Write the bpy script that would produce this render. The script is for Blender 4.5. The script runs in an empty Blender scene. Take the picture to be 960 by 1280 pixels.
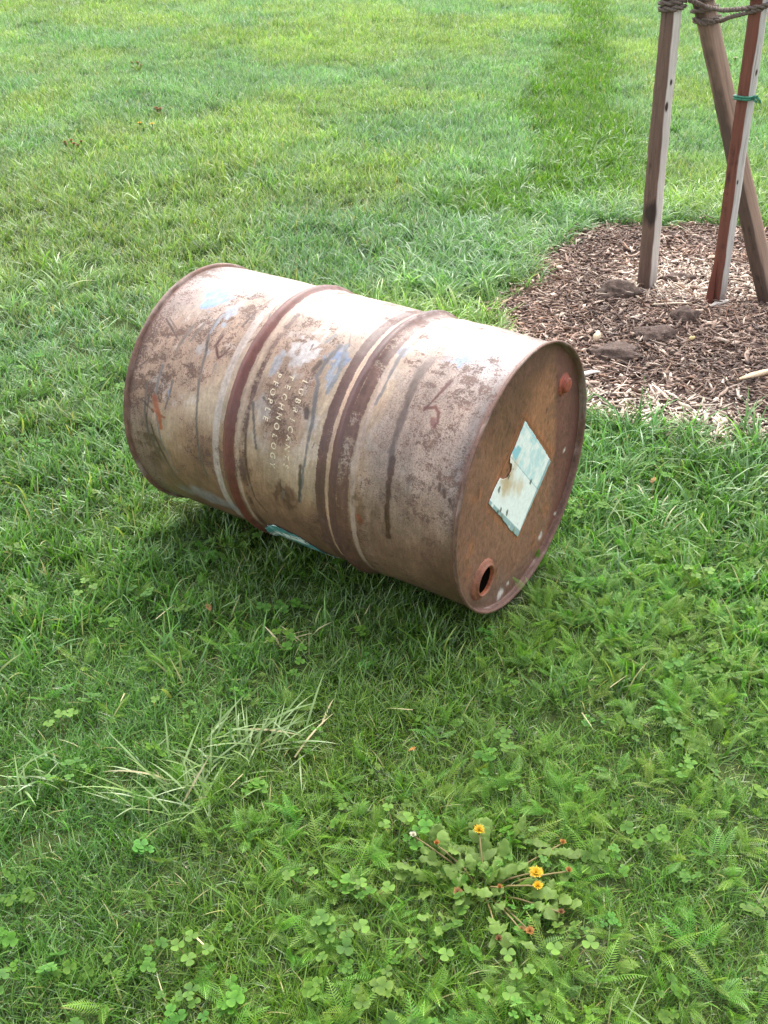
import bpy, bmesh, math, random
import numpy as np
from mathutils import Vector, Matrix, Euler
from math import radians as rad, sin, cos, pi

scene = bpy.context.scene
rng = np.random.default_rng(7)
random.seed(7)

# ------------------------------------------------------------------ camera
CAM_H = 1.3596
PITCH = 0.5498
cam_data = bpy.data.cameras.new("camera")
cam = bpy.data.objects.new("camera", cam_data)
scene.collection.objects.link(cam)
cam.location = (0, 0, CAM_H)
cam.rotation_euler = (pi / 2 - PITCH, 0, 0)
cam_data.sensor_fit = 'VERTICAL'
cam_data.sensor_height = 24.0
cam_data.lens = 1297.6 / 1280 * 24.0
cam_data.clip_start = 0.05
cam_data.clip_end = 2000
scene.camera = cam

# ------------------------------------------------------------------ light
SUN_EL, SUN_AZ = rad(55), rad(10)
world = bpy.data.worlds.new("World")
scene.world = world
world.use_nodes = True
wn = world.node_tree
bg = wn.nodes['Background']
sky = wn.nodes.new('ShaderNodeTexSky')
sky.sky_type = 'NISHITA'
sky.sun_disc = False
sky.sun_elevation = SUN_EL
sky.sun_rotation = SUN_AZ
sky.air_density = 1.0
sky.dust_density = 3.0
hs = wn.nodes.new('ShaderNodeHueSaturation')
hs.inputs['Saturation'].default_value = 0.35
wn.links.new(sky.outputs[0], hs.inputs['Color'])
wn.links.new(hs.outputs[0], bg.inputs['Color'])
bg.inputs['Strength'].default_value = 0.15
sun_data = bpy.data.lights.new("sun", 'SUN')
sun_data.energy = 1.15
sun_data.angle = rad(70)
sun_data.color = (1.0, 0.965, 0.91)
sun = bpy.data.objects.new("sun", sun_data)
scene.collection.objects.link(sun)
sd = Vector((cos(SUN_EL) * sin(SUN_AZ), cos(SUN_EL) * cos(SUN_AZ), sin(SUN_EL)))
sun.rotation_euler = sd.to_track_quat('Z', 'Y').to_euler()
scene.view_settings.view_transform = 'Standard'
scene.view_settings.look = 'None'
scene.view_settings.gamma = 1.0
scene.view_settings.exposure = 1.8
scene.cycles.max_bounces = 8
scene.cycles.transparent_max_bounces = 12

# ------------------------------------------------------------------ helpers
COL = scene.collection


def tag(o, label=None, cat=None, group=None, kind=None):
    if label: o['label'] = label
    if cat: o['category'] = cat
    if group: o['group'] = group
    if kind: o['kind'] = kind
    return o


def empty(name, loc=(0, 0, 0), rot=(0, 0, 0)):
    o = bpy.data.objects.new(name, None)
    o.empty_display_size = 0.05
    COL.objects.link(o)
    o.location = loc
    o.rotation_euler = rot
    return o


def mesh_np(name, verts, faces=None, quads=None, tris=None, smooth=True):
    me = bpy.data.meshes.new(name)
    verts = np.asarray(verts, np.float32)
    if faces is not None:
        me.from_pydata(verts.tolist(), [], faces)
    else:
        q = np.asarray(quads if quads is not None else np.zeros((0, 4)), np.int32)
        t = np.asarray(tris if tris is not None else np.zeros((0, 3)), np.int32)
        me.vertices.add(len(verts)); me.vertices.foreach_set('co', verts.ravel())
        loops = np.concatenate([q.ravel(), t.ravel()])
        me.loops.add(len(loops)); me.loops.foreach_set('vertex_index', loops)
        n = len(q) + len(t)
        me.polygons.add(n)
        tot = np.concatenate([np.full(len(q), 4), np.full(len(t), 3)]).astype(np.int32)
        st = np.concatenate([[0], np.cumsum(tot)[:-1]]).astype(np.int32)
        me.polygons.foreach_set('loop_start', st)
        me.update(calc_edges=True)
    if smooth:
        me.polygons.foreach_set('use_smooth', np.ones(len(me.polygons), bool))
    me.update()
    return me


def obj(name, me, mat=None, parent=None, link=True):
    o = bpy.data.objects.new(name, me)
    if link: COL.objects.link(o)
    if mat is not None and len(me.materials) == 0: me.materials.append(mat)
    if parent: o.parent = parent
    return o


def attr_f(me, name, vals, dom='POINT'):
    a = me.attributes.new(name, 'FLOAT', dom)
    a.data.foreach_set('value', np.asarray(vals, np.float32).ravel())


def attr_c(me, name, vals):
    a = me.attributes.new(name, 'FLOAT_COLOR', 'POINT')
    v = np.asarray(vals, np.float32)
    if v.shape[1] == 3: v = np.concatenate([v, np.ones((len(v), 1), np.float32)], 1)
    a.data.foreach_set('color', v.ravel())


def _hash(ix, iy, s):
    h = (ix.astype(np.int64) * 374761393 + iy.astype(np.int64) * 668265263 + s * 974711) & 0xffffffff
    h = ((h ^ (h >> 13)) * 1274126177) & 0xffffffff
    return ((h ^ (h >> 16)) & 0xffff) / 65535.0


def vnoise(x, y, s=0):
    x = np.asarray(x, float); y = np.asarray(y, float)
    ix = np.floor(x); iy = np.floor(y); fx = x - ix; fy = y - iy
    fx = fx * fx * (3 - 2 * fx); fy = fy * fy * (3 - 2 * fy)
    a = _hash(ix, iy, s); b = _hash(ix + 1, iy, s); c = _hash(ix, iy + 1, s); d = _hash(ix + 1, iy + 1, s)
    return (a * (1 - fx) + b * fx) * (1 - fy) + (c * (1 - fx) + d * fx) * fy


def fbm(x, y, s=0, o=4):
    t = 0; a = .5; n = 0
    for k in range(o):
        t = t + a * vnoise(x * 2 ** k + 17.3 * k, y * 2 ** k - 9.1 * k, s + k); n += a; a *= .5
    return t / n


def sstep(a, b, x):
    t = np.clip((x - a) / (b - a), 0, 1)
    return t * t * (3 - 2 * t)


def lin(r, g, b):
    f = lambda c: c / 255 / 12.92 if c / 255 <= .04045 else ((c / 255 + .055) / 1.055) ** 2.4
    return np.array([f(r), f(g), f(b)])


def new_mat(name):
    m = bpy.data.materials.new(name)
    m.use_nodes = True
    nt = m.node_tree
    return m, nt, nt.nodes['Principled BSDF']


def N(nt, kind, **kw):
    n = nt.nodes.new(kind)
    for k, v in kw.items():
        if k in n.inputs.keys() if hasattr(n.inputs, 'keys') else False:
            n.inputs[k].default_value = v
        else:
            setattr(n, k, v)
    return n


def ramp(nt, stops):
    r = nt.nodes.new('ShaderNodeValToRGB')
    e = r.color_ramp.elements
    while len(e) < len(stops): e.new(.5)
    for i, (p, c) in enumerate(stops):
        e[i].position = p
        e[i].color = (*c, 1) if len(c) == 3 else c
    return r


def mix(nt, fac, a, b, mode='MIX'):
    m = nt.nodes.new('ShaderNodeMix')
    m.data_type = 'RGBA'; m.blend_type = mode
    for sock, v in ((m.inputs[0], fac), (m.inputs[6], a), (m.inputs[7], b)):
        if hasattr(v, 'is_output'): nt.links.new(v, sock)
        elif isinstance(v, (int, float)): sock.default_value = v
        else: sock.default_value = (*v, 1)
    return m.outputs[2]


def noise(nt, vec, scale, detail=4, rough=.6, dist=0):
    n = nt.nodes.new('ShaderNodeTexNoise')
    n.inputs['Scale'].default_value = scale
    n.inputs['Detail'].default_value = detail
    n.inputs['Roughness'].default_value = rough
    n.inputs['Distortion'].default_value = dist
    if vec is not None: nt.links.new(vec, n.inputs['Vector'])
    return n.outputs['Fac']


def math_n(nt, op, a, b=0.0, c=0.0, clamp=False):
    m = nt.nodes.new('ShaderNodeMath'); m.operation = op; m.use_clamp = clamp
    for s, v in zip(m.inputs, (a, b, c)):
        if hasattr(v, 'is_output'): nt.links.new(v, s)
        else: s.default_value = v
    return m.outputs[0]


def maprange(nt, v, a, b, c=0, d=1):
    m = nt.nodes.new('ShaderNodeMapRange')
    nt.links.new(v, m.inputs[0])
    for i, x in enumerate((a, b, c, d)): m.inputs[i + 1].default_value = x
    return m.outputs[0]


def bump(nt, bsdf, h, strength, dist=.01):
    b = nt.nodes.new('ShaderNodeBump')
    b.inputs['Strength'].default_value = strength
    b.inputs['Distance'].default_value = dist
    nt.links.new(h, b.inputs['Height'])
    nt.links.new(b.outputs[0], bsdf.inputs['Normal'])


def attribute(nt, name, kind='GEOMETRY'):
    a = nt.nodes.new('ShaderNodeAttribute')
    a.attribute_name = name; a.attribute_type = kind
    return a


# ------------------------------------------------------------------ terrain
BED = np.array([1.45, 3.72])


BED_A = np.radians([-134, -129, -120, -108, -80, -40, 0, 40, 73, 99.6, 109.7, 120, 138.8, 150, 168.7, 185.5, 205, 226])
BED_R = np.array([1.24, 1.22, 1.20, 1.19, 1.17, 1.12, 1.08, 1.08, 1.09, 1.01, 1.10, 1.11, .97, .95, .97, 1.08, 1.16, 1.24])


def bed_radius(ang):
    ang = np.where(ang < BED_A[0], ang + 2 * pi, ang)
    return np.interp(ang, BED_A, BED_R) + .07 * (vnoise(np.cos(ang) * 6 + 50, np.sin(ang) * 6 + 50, 4) - .5) \
        + .05 * (vnoise(np.cos(ang) * 17 + 50, np.sin(ang) * 17 + 50, 5) - .5)


def bed_d(x, y):
    """distance outside (+) or inside (-) the edge of the mulch bed"""
    dx = x - BED[0]; dy = y - BED[1]
    return np.hypot(dx, dy) - bed_radius(np.arctan2(dy, dx))


def ground_z(x, y):
    x = np.asarray(x, float); y = np.asarray(y, float)
    z = -.028 + .030 * (fbm(x * 1.1, y * 1.1, 20, 3) - .5) * sstep(2.5, 5, np.hypot(x, y - .5)) \
        + .012 * (fbm(x * 3, y * 3, 24, 2) - .5)
    # the turf under the drum is pressed flat
    a = (x + .0647) * .8342 - (y - 2.106) * .5514; q = (x + .0647) * .5514 + (y - 2.106) * .8342
    k = sstep(.35, .05, np.hypot(np.maximum(np.abs(a) - .40, 0), q))
    z = z * (1 - k) - .014 * k
    d = bed_d(x, y)
    return z + np.where(d < .25, .006 * sstep(.1, -.25, d) + .022 * (fbm(x * 5, y * 5, 29, 3) - .5) * sstep(0, -.2, d), 0)


def sheet(name, xs, ys, zoff, mat):
    gx, gy = np.meshgrid(xs, ys, indexing='ij')
    z = ground_z(gx, gy) + zoff
    v = np.stack([gx, gy, z], -1).reshape(-1, 3)
    nx, ny = len(xs), len(ys)
    i = np.arange(nx * ny).reshape(nx, ny)
    q = np.stack([i[:-1, :-1], i[1:, :-1], i[1:, 1:], i[:-1, 1:]], -1).reshape(-1, 4)
    me = mesh_np(name, v, quads=q)
    return obj(name, me, mat)


m_soil, nt, bs = new_mat('soil')
geo = nt.nodes.new('ShaderNodeNewGeometry')
c = ramp(nt, [(.3, (.030, .040, .014)), (.5, (.050, .072, .022)), (.75, (.080, .105, .034))])
nt.links.new(noise(nt, geo.outputs['Position'], 9, 6, .7), c.inputs[0])
nt.links.new(c.outputs[0], bs.inputs['Base Color'])
bs.inputs['Roughness'].default_value = .95
bs.inputs['Specular IOR Level'].default_value = .1
bump(nt, bs, noise(nt, geo.outputs['Position'], 60, 5), .6, .02)

far = np.concatenate([-np.geomspace(700, 6, 22), np.linspace(-5.5, 5.5, 150), np.geomspace(6, 700, 22)])
fy = np.concatenate([-np.geomspace(700, 4, 14), np.linspace(-3, 12, 200), np.geomspace(12.5, 900, 30)])
ground = sheet('ground', far, fy, 0, m_soil)
tag(ground, kind='structure')

# ------------------------------------------------------------------ drum
U_LEN = .8657
RS = .2855
drum = empty('oil_drum', (-.0647, 2.106, .293), (0, .0031, -.5841))
tag(drum, 'rusty steel oil drum with flaking beige paint lying on its side on the lawn', 'oil drum')


def hoop(u):
    p = 0
    for c in (-.126, .150):
        p = p + .0105 * np.exp(-((u - c) / .0125) ** 2) - .0022 * np.exp(-((u - c - .037) / .010) ** 2) \
            - .0022 * np.exp(-((u - c + .037) / .010) ** 2) + .0012 * np.exp(-((u - c - .058) / .009) ** 2)
    return p


def shell_r(u, th):
    t = np.cos(th), np.sin(th)
    dn = (vnoise(u * 7 + 3, t[0] * 2 + 5, 41) + vnoise(u * 7 - 8, t[1] * 2 + 9, 42) - 1) * .0048
    dn2 = (vnoise(u * 26 + 3, th * 7, 43) - .5) * .0011 + (vnoise(u * 60, th * 18, 44) - .5) * .0005
    # a dent low on the left end and one by the right hoop
    dent = -.007 * np.exp(-((u + .36) / .04) ** 2 - ((th - 1.75) / .16) ** 2)
    dent = dent - .0055 * np.exp(-((u - .262) / .012) ** 2 - ((th - .95) / .35) ** 2)
    w = sstep(.43, .40, np.abs(u))
    return RS + hoop(u) + (dn + dn2 + dent) * w


def seg_d(U, T, pts):
    """distance in metres to a polyline of (u, degrees) points, plus position along it"""
    P = np.array([(a, math.radians(b) * RS) for a, b in pts])
    best = np.full(U.shape, 9.); pos = np.zeros(U.shape)
    n = len(P) - 1
    for i in range(n):
        a, b = P[i], P[i + 1]; d = b - a
        t = np.clip(((U - a[0]) * d[0] + (T - a[1]) * d[1]) / (d @ d), 0, 1)
        e = np.hypot(U - a[0] - t * d[0], T - a[1] - t * d[1])
        pos = np.where(e < best, (i + t) / n, pos); best = np.minimum(best, e)
    return best, pos


def make_shell():
    nu, nth = 350, 760
    u = np.linspace(-.4255, .4255, nu)
    th = np.linspace(0, 2 * pi, nth, endpoint=False) - pi
    U, TH = np.meshgrid(u, th, indexing='ij')
    R = shell_r(U, TH)
    v = np.stack([U, -R * np.sin(TH), R * np.cos(TH)], -1).reshape(-1, 3)
    i = np.arange(nu * nth).reshape(nu, nth); j = np.roll(i, -1, 1)
    q = np.stack([i[:-1], j[:-1], j[1:], i[1:]], -1).reshape(-1, 4)
    me = mesh_np('shell', v, quads=q[:, ::-1])
    # ---- paint, rust and dirt laid out along the drum (u) and round it (TH)
    T = TH * RS
    deg = np.degrees(TH)
    n1 = fbm(U * 9, T * 9, 51, 5); n2 = fbm(U * 30, T * 30, 52, 4); n3 = fbm(U * 75, T * 75, 53, 3)
    n4 = fbm(U * 22, T * 60 + 40, 58, 4)
    wob = (n2 - .5) * .016 + (n3 - .5) * .008
    beige = lin(200, 178, 150); pink = lin(192, 162, 136); tan = lin(170, 132, 102); pale = lin(222, 208, 196)
    grey = lin(176, 164, 156); rust = lin(98, 58, 46); dk = lin(84, 62, 52); red = lin(100, 57, 47)
    col = np.empty(U.shape + (3,))
    k = sstep(.35, .65, n1)[..., None]
    col[:] = beige * (1 - k) + pink * k

    def lay(c, w):
        nonlocal col
        w = np.clip(w, 0, 1)[..., None]
        col = col * (1 - w) + c * w
    # upper, bleached, with the top highlight mixed into the paint; lower, dirty tan
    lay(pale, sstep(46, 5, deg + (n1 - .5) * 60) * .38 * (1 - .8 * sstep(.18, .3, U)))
    lay(lin(150, 136, 130), sstep(58, 12, deg + (n2 - .5) * 40) * sstep(-.16, -.30, U + (n1 - .5) * .1) * .5)  # left end greyed so the painted top highlight stays mid-drum
    lay(lin(150, 138, 134), sstep(60, 10, deg + (n2 - .5) * 40) * sstep(.20, .36, U) * .55)  # right end greyed likewise, holding the highlight to the middle
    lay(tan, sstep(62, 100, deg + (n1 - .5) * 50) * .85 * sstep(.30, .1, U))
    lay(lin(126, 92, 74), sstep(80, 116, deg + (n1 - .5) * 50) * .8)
    lay(pale, sstep(.60, .72, n2) * .5 * sstep(100, 60, deg))
    # right third: greyer, thickly speckled, brown low down
    rt = sstep(.20, .24, U + wob)
    lay(lin(184, 164, 150), rt * .75)
    lay(lin(150, 112, 88), rt * sstep(70, 108, deg + (n1 - .5) * 40) * .85)
    lay(lin(118, 84, 66), sstep(.30, .42, U + (n1 - .5) * .1) * sstep(78, 112, deg) * .8)
    # left end: purple-brown wear towards the chime
    spk = .30 + .30 * sstep(.42, .62, n1) - .12 * sstep(20, -10, deg)
    spk = spk - rt * .02
    le = sstep(-.34, -.41, U + (n1 - .5) * .16)
    lay(lin(150, 128, 122), le * .55)
    spk = spk + le * .38
    lay(grey, sstep(.16, .05, np.hypot((U + .30) / 1.1, (deg - 10) / 200)) * .5 * sstep(.4, .6, n2))
    # grey tone at the right chime and cloud on top right
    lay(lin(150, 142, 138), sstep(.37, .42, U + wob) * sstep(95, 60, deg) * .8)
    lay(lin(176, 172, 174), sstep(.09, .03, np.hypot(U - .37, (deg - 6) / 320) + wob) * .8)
    # bands: u0, u1, colour, strength, speckle breakup
    band = np.zeros(U.shape); bcol = np.empty(U.shape + (3,)); bcol[:] = rust
    for u0, u1, c, s, br in ((-.142, -.111, red, 1.3, .12), (-.098, -.081, dk, .75, .35), (.099, .124, lin(92, 64, 55), 1.1, .3),
                             (.134, .158, lin(90, 60, 53), 1.2, .2), (.156, .181, lin(98, 70, 60), 1.0, .4),
                             (-.153, -.148, dk, .6, .6)):
        e = np.minimum(U + wob * .30 - u0, u1 - U + wob * .30)
        w = sstep(-.004, .004, e) * s * (1 - .75 * br * sstep(.45, .62, n2))
        band = np.maximum(band, w); bcol = bcol * (1 - w[..., None]) + c * w[..., None]
    for u0, u1, c, s in ((-.174, -.156, lin(222, 210, 200), .7), (-.109, -.100, lin(218, 190, 166), .75), (.1255, .1325, lin(216, 178, 150), .9),
                         (.183, .196, lin(212, 188, 172), .7)):
        e = np.minimum(U + wob * .2 - u0, u1 - U + wob * .2)
        w = sstep(-.001, .002, e) * s
        lay(c, w); spk = spk * (1 - w * .7)
    # blotches of rust
    bl = sstep(.60, .72, n1) * sstep(.50, .60, n3 * .7 + n2 * .35)
    lay(rust, bl * .22 * sstep(-25, 10, deg))
    spk = spk + .30 * bl + .25 * sstep(.5, .7, n4) * sstep(.45, .6, n1)
    # chalky white and old blue paint
    for (cu, cd, ru, rd, c, s) in ((-.305, 12, .035, 11, lin(120, 160, 205), .9), (-.29, 2, .05, 9, lin(190, 198, 206), .6),
                                   (-.245, 24, .016, 7, lin(166, 182, 196), .8), (.066, 31, .024, 6, lin(134, 164, 204), .85),
                                   (.075, 38, .012, 7, lin(176, 190, 206), .8), (.308, 17, .026, 6, lin(118, 152, 198), .9),
                                   (.340, 9, .030, 6, lin(150, 170, 196), .8), (.285, 10, .02, 5, lin(168, 184, 204), .7),
                                   (.193, 20, .014, 4, lin(140, 156, 178), .85), (-.012, 32, .035, 10, lin(226, 222, 220), .85),
                                   (-.06, 41, .012, 6, lin(176, 186, 196), .7), (.07, 12, .01, 6, lin(160, 176, 200), .7),
                                   (-.308, 69, .005, 4, lin(110, 150, 190), .95), (.075, 62, .016, 4, lin(196, 192, 186), .6),
                                   (-.255, 45, .02, 3, lin(184, 180, 176), .8), (.02, 5, .03, 10, lin(210, 214, 220), .6),
                                   (.22, 12, .02, 6, lin(196, 200, 206), .7), (-.05, 62, .02, 5, lin(200, 196, 190), .5)):
        e = np.hypot((U - cu) / ru, (deg - cd) / rd) + (n2 - .5) * 1.7 + (n3 - .5) * 1.1
        w = sstep(1.1, .65, e) * s * (1 - .6 * sstep(.52, .66, n3))
        lay(c, w); spk = spk * (1 - w * .8)
    # bluish smear low on the left, dark brown blob under the lettering
    lay(lin(164, 160, 160), sstep(1.1, .5, np.hypot((U + .22) / .09, (deg - 119) / 6) + (n2 - .5) * 1.6) * .8)
    lay(lin(104, 70, 54), sstep(1.2, .4, np.hypot((U - .008) / .03, (deg - 99) / 10) + (n2 - .5) * 1.8) * (.3 + .7 * sstep(.40, .56, n3)) * .75)
    lay(lin(98, 72, 54), sstep(1.2, .3, np.hypot((U + .365) / .045, (deg - 97) / 17) + (n2 - .5) * 1.2) * (.3 + .7 * sstep(.40, .56, n3)) * .85)
    lay(lin(112, 82, 60), sstep(1.15, .4, np.hypot((U - .22) / .03, (deg - 88) / 14) + (n2 - .5) * 1.5) * (.3 + .7 * sstep(.40, .56, n3)) * .7)
    # runs, drips and scratches: points, half width, colour, strength
    g1 = lin(140, 134, 130); g2 = lin(112, 104, 96); bb = lin(92, 66, 54)
    L = [([(-.262, 30), (-.258, 38), (-.243, 47), (-.236, 56), (-.226, 67), (-.221, 74), (-.21, 92), (-.198, 101)], .0030, g2, .8),
         ([(-.238, 20), (-.256, 27), (-.258, 37)], .0045, lin(170, 176, 184), .8),
         ([(-.343, 57), (-.346, 64), (-.344, 72), (-.334, 80), (-.325, 91), (-.30, 106)], .003, g1, .85),
         ([(-.305, 62), (-.306, 69), (-.313, 75)], .0024, g2, .8),
         ([(-.391, 36), (-.329, 44)], .0022, dk, .85), ([(-.384, 35), (-.335, 41)], .0014, dk, .8),
         ([(-.31, 36), (-.316, 41), (-.322, 47), (-.318, 50)], .004, g2, .7), ([(-.285, 33), (-.292, 38), (-.296, 43)], .003, g2, .7),
         ([(-.223, 37), (-.226, 42), (-.206, 47), (-.197, 45), (-.189, 41)], .0027, red, .9),
         ([(-.185, 21), (-.19, 30)], .0024, red, .85), ([(-.178, 10), (-.186, 19)], .0015, dk, .6),
         ([(-.347, 71), (-.332, 77), (-.322, 84)], .0052, lin(186, 104, 66), .85), ([(-.35, 77), (-.312, 79)], .0022, lin(176, 100, 66), .8),
         ([(-.375, 66), (-.372, 78), (-.36, 91), (-.338, 102), (-.318, 111)], .003, g2, .8),
         ([(-.385, 74), (-.345, 78)], .0022, bb, .8), ([(-.362, 66), (-.366, 84)], .002, bb, .8), ([(-.352, 84), (-.33, 100), (-.31, 112)], .0018, bb, .8),
         ([(-.343, 90), (-.318, 104), (-.296, 115)], .0014, bb, .8),
         ([(.058, 27), (.049, 35), (.045, 43), (.056, 46), (.060, 50), (.073, 62), (.07, 79), (.063, 90), (.056, 97)], .0040, g1, .9),
         ([(.07, 26), (.086, 36), (.088, 42), (.083, 48)], .0042, lin(156, 160, 164), .85),
         ([(.061, 80), (.060, 90), (.054, 97)], .0032, lin(84, 76, 66), .8),
         ([(-.082, 61), (-.067, 69), (-.062, 73), (-.055, 79)], .0028, g2, .85), ([(-.088, 66), (-.084, 84), (-.07, 104), (-.05, 112)], .0028, bb, .8),
         ([(.19, 20), (.196, 32), (.199, 42), (.195, 47)], .0032, g1, .85),
         ([(.258, 22), (.251, 29), (.254, 37), (.258, 42), (.259, 52), (.261, 62), (.265, 68)], .0062, lin(130, 112, 102), .8),
         ([(.268, 66), (.272, 82), (.273, 99)], .0058, lin(94, 62, 50), .95), ([(.252, 22), (.275, 19), (.29, 18)], .004, lin(150, 132, 120), .7),
         ([(.322, 29), (.31, 38), (.299, 44)], .0026, lin(112, 62, 48), .95),
         ([(.300, 43), (.318, 41.5), (.33, 43.5), (.336, 47), (.333, 49)], .0030, lin(120, 66, 52), .85), ([(.325, 47), (.334, 49.5)], .005, lin(124, 62, 54), .7),
         ([(.379, 69), (.380, 71.5)], .003, bb, .9), ([(.390, 71), (.393, 73)], .004, bb, .9), ([(.405, 73.6), (.409, 75)], .003, bb, .9),
         ([(.145, 47), (.147, 53)], .008, lin(150, 66, 44), .9), ([(.207, 94), (.211, 96)], .006, lin(156, 76, 56), .7),
         ([(.05, 57), (.055, 60)], .006, dk, .8), ([(.036, 37), (.03, 41)], .005, dk, .7), ([(.03, 22), (.022, 27)], .004, lin(150, 150, 150), .7)]
    for _ in range(26):
        a, b = rng.uniform(-.42, .42), rng.uniform(5, 105)
        L.append(([(a, b), (a + rng.normal(0, .012), b + rng.uniform(2, 7))], rng.uniform(.0008, .0018), dk if rng.random() < .7 else g1, .7))
    for pts, hw, c, s in L:
        d, pos = seg_d(U, T, pts)
        w = sstep(1.3, .7, d / (hw * (1.35 - .45 * pos)) + (n3 - .5) * 1.3 + (n2 - .5) * .9)
        lay(c * .86, w * min(1, s * 1.1)); spk = spk * (1 - w * .5)
    col = col * np.array([.71, .672, .665]) * (1 - .22 * sstep(.55, .35, fbm(U * 14, T * 5, 59, 4)))[..., None]
    # bare steel edge by the chimes
    lay(lin(110, 76, 64), sstep(.412, .422, np.abs(U) + wob * .5) * .85)
    # mud and wet at the underside
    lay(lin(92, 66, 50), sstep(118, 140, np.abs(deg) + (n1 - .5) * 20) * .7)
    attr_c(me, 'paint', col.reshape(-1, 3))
    attr_f(me, 'speck', np.clip(spk, 0, 1)); attr_f(me, 'grain', np.clip(.35 + .6 * rt, 0, 1)); attr_f(me, 'band', band); attr_c(me, 'band_colour', bcol.reshape(-1, 3))
    return me


m_drum, nt, bs = new_mat('weathered_drum_paint')
tc = nt.nodes.new('ShaderNodeTexCoord')
P = tc.outputs['Object']
pa = attribute(nt, 'paint'); sp = attribute(nt, 'speck')
nA = noise(nt, P, 290, 4, .75); nB = noise(nt, P, 130, 4, .7); nC = noise(nt, P, 36, 4, .6)
stx = nt.nodes.new('ShaderNodeMapping'); stx.inputs['Scale'].default_value = (1, .22, .22); nt.links.new(P, stx.inputs['Vector'])
nS = noise(nt, stx.outputs[0], 150, 4, .65); nL = noise(nt, P, 14, 5, .65, .5)
nsum = math_n(nt, 'ADD', math_n(nt, 'MULTIPLY', nA, .60), math_n(nt, 'ADD', math_n(nt, 'MULTIPLY', nB, .42), math_n(nt, 'MULTIPLY', nC, .18)))
thr = math_n(nt, 'MULTIPLY_ADD', sp.outputs['Fac'], -.26, .805)
spot = maprange(nt, math_n(nt, 'SUBTRACT', nsum, thr), -.008, .022)
rc = ramp(nt, [(.3, tuple(lin(66, 46, 40))), (.6, tuple(lin(92, 66, 54))), (.8, tuple(lin(116, 78, 58)))])
nt.links.new(nC, rc.inputs[0])
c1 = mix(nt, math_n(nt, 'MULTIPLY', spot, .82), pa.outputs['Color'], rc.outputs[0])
gn_ = attribute(nt, 'grain'); nG = noise(nt, P, 330, 3, .7)
c1 = mix(nt, math_n(nt, 'MULTIPLY', maprange(nt, nG, .50, .60), math_n(nt, 'MULTIPLY', gn_.outputs['Fac'], .62)), c1, tuple(lin(92, 70, 60)))
bd_ = attribute(nt, 'band'); bc_ = attribute(nt, 'band_colour')
bw = maprange(nt, math_n(nt, 'SUBTRACT', bd_.outputs['Fac'], math_n(nt, 'MULTIPLY', math_n(nt, 'SUBTRACT', nsum, .36), 1.75)), .10, .34)
c1 = mix(nt, bw, c1, bc_.outputs['Color'])
tone = math_n(nt, 'MULTIPLY', maprange(nt, nB, .3, .7, .82, 1.16), math_n(nt, 'MULTIPLY', maprange(nt, nS, .3, .7, .80, 1.17), maprange(nt, nL, .3, .7, .80, 1.16)))
vm = nt.nodes.new('ShaderNodeVectorMath'); vm.operation = 'SCALE'
nt.links.new(c1, vm.inputs[0]); nt.links.new(tone, vm.inputs['Scale'])
nt.links.new(vm.outputs[0], bs.inputs['Base Color'])
nt.links.new(maprange(nt, math_n(nt, 'ADD', spot, math_n(nt, 'MULTIPLY', nB, .5)), 0, 1.3, .36, .7), bs.inputs['Roughness'])
bs.inputs['Specular IOR Level'].default_value = .5
bump(nt, bs, math_n(nt, 'SUBTRACT', math_n(nt, 'MULTIPLY', nB, .6), math_n(nt, 'MULTIPLY', spot, .5)), .35, .0016)

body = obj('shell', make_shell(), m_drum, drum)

# rust material for heads and chimes
m_rust, nt, bs = new_mat('rusted_steel')
tc = nt.nodes.new('ShaderNodeTexCoord'); P = tc.outputs['Object']
pa = attribute(nt, 'paint')
mp = nt.nodes.new('ShaderNodeMapping'); mp.inputs['Scale'].default_value = (1, 1.0, .45); nt.links.new(P, mp.inputs['Vector'])
nA = noise(nt, mp.outputs[0], 200, 5, .75); nB = noise(nt, P, 70, 5, .7)
tone = maprange(nt, math_n(nt, 'ADD', math_n(nt, 'MULTIPLY', nA, .6), math_n(nt, 'MULTIPLY', nB, .5)), .38, .72, .55, 1.45)
vm = nt.nodes.new('ShaderNodeVectorMath'); vm.operation = 'SCALE'
nt.links.new(pa.outputs['Color'], vm.inputs[0]); nt.links.new(tone, vm.inputs['Scale'])
nt.links.new(vm.outputs[0], bs.inputs['Base Color'])
nt.links.new(maprange(nt, nB, .3, .7, .48, .75), bs.inputs['Roughness'])
bs.inputs['Specular IOR Level'].default_value = .4
bump(nt, bs, math_n(nt, 'ADD', nA, nB), .35, .0012)


def revolve(name, prof, nth, colf, mat, parent, sgn=1):
    """prof: (x, r) pairs revolved about local X"""
    prof = np.array(prof)
    th = np.linspace(0, 2 * pi, nth, endpoint=False)
    X = np.repeat(prof[:, :1], nth, 1) * sgn
    R = np.repeat(prof[:, 1:], nth, 1); TH = np.repeat(th[None], len(prof), 0)
    v = np.stack([X, -R * np.sin(TH), R * np.cos(TH)], -1)
    i = np.arange(X.size).reshape(X.shape); j = np.roll(i, -1, 1)
    q = np.stack([i[:-1], j[:-1], j[1:], i[1:]], -1).reshape(-1, 4)
    if sgn > 0: q = q[:, ::-1]
    v = v.reshape(-1, 3)
    me = mesh_np(name, v, quads=q)
    attr_c(me, 'paint', colf(v))
    return obj(name, me, mat, parent)


def chime_col(v):
    a = np.arctan2(-v[:, 1], v[:, 2])
    n = fbm(a * 9, v[:, 0] * 300, 71, 4)[:, None]
    c = lin(82, 58, 49) * (1 - n) + lin(122, 90, 75) * n
    w = sstep(.55, .7, fbm(a * 4, v[:, 0] * 60, 72, 3))[:, None] * .6
    return c * (1 - w) + lin(150, 132, 122) * w


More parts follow.
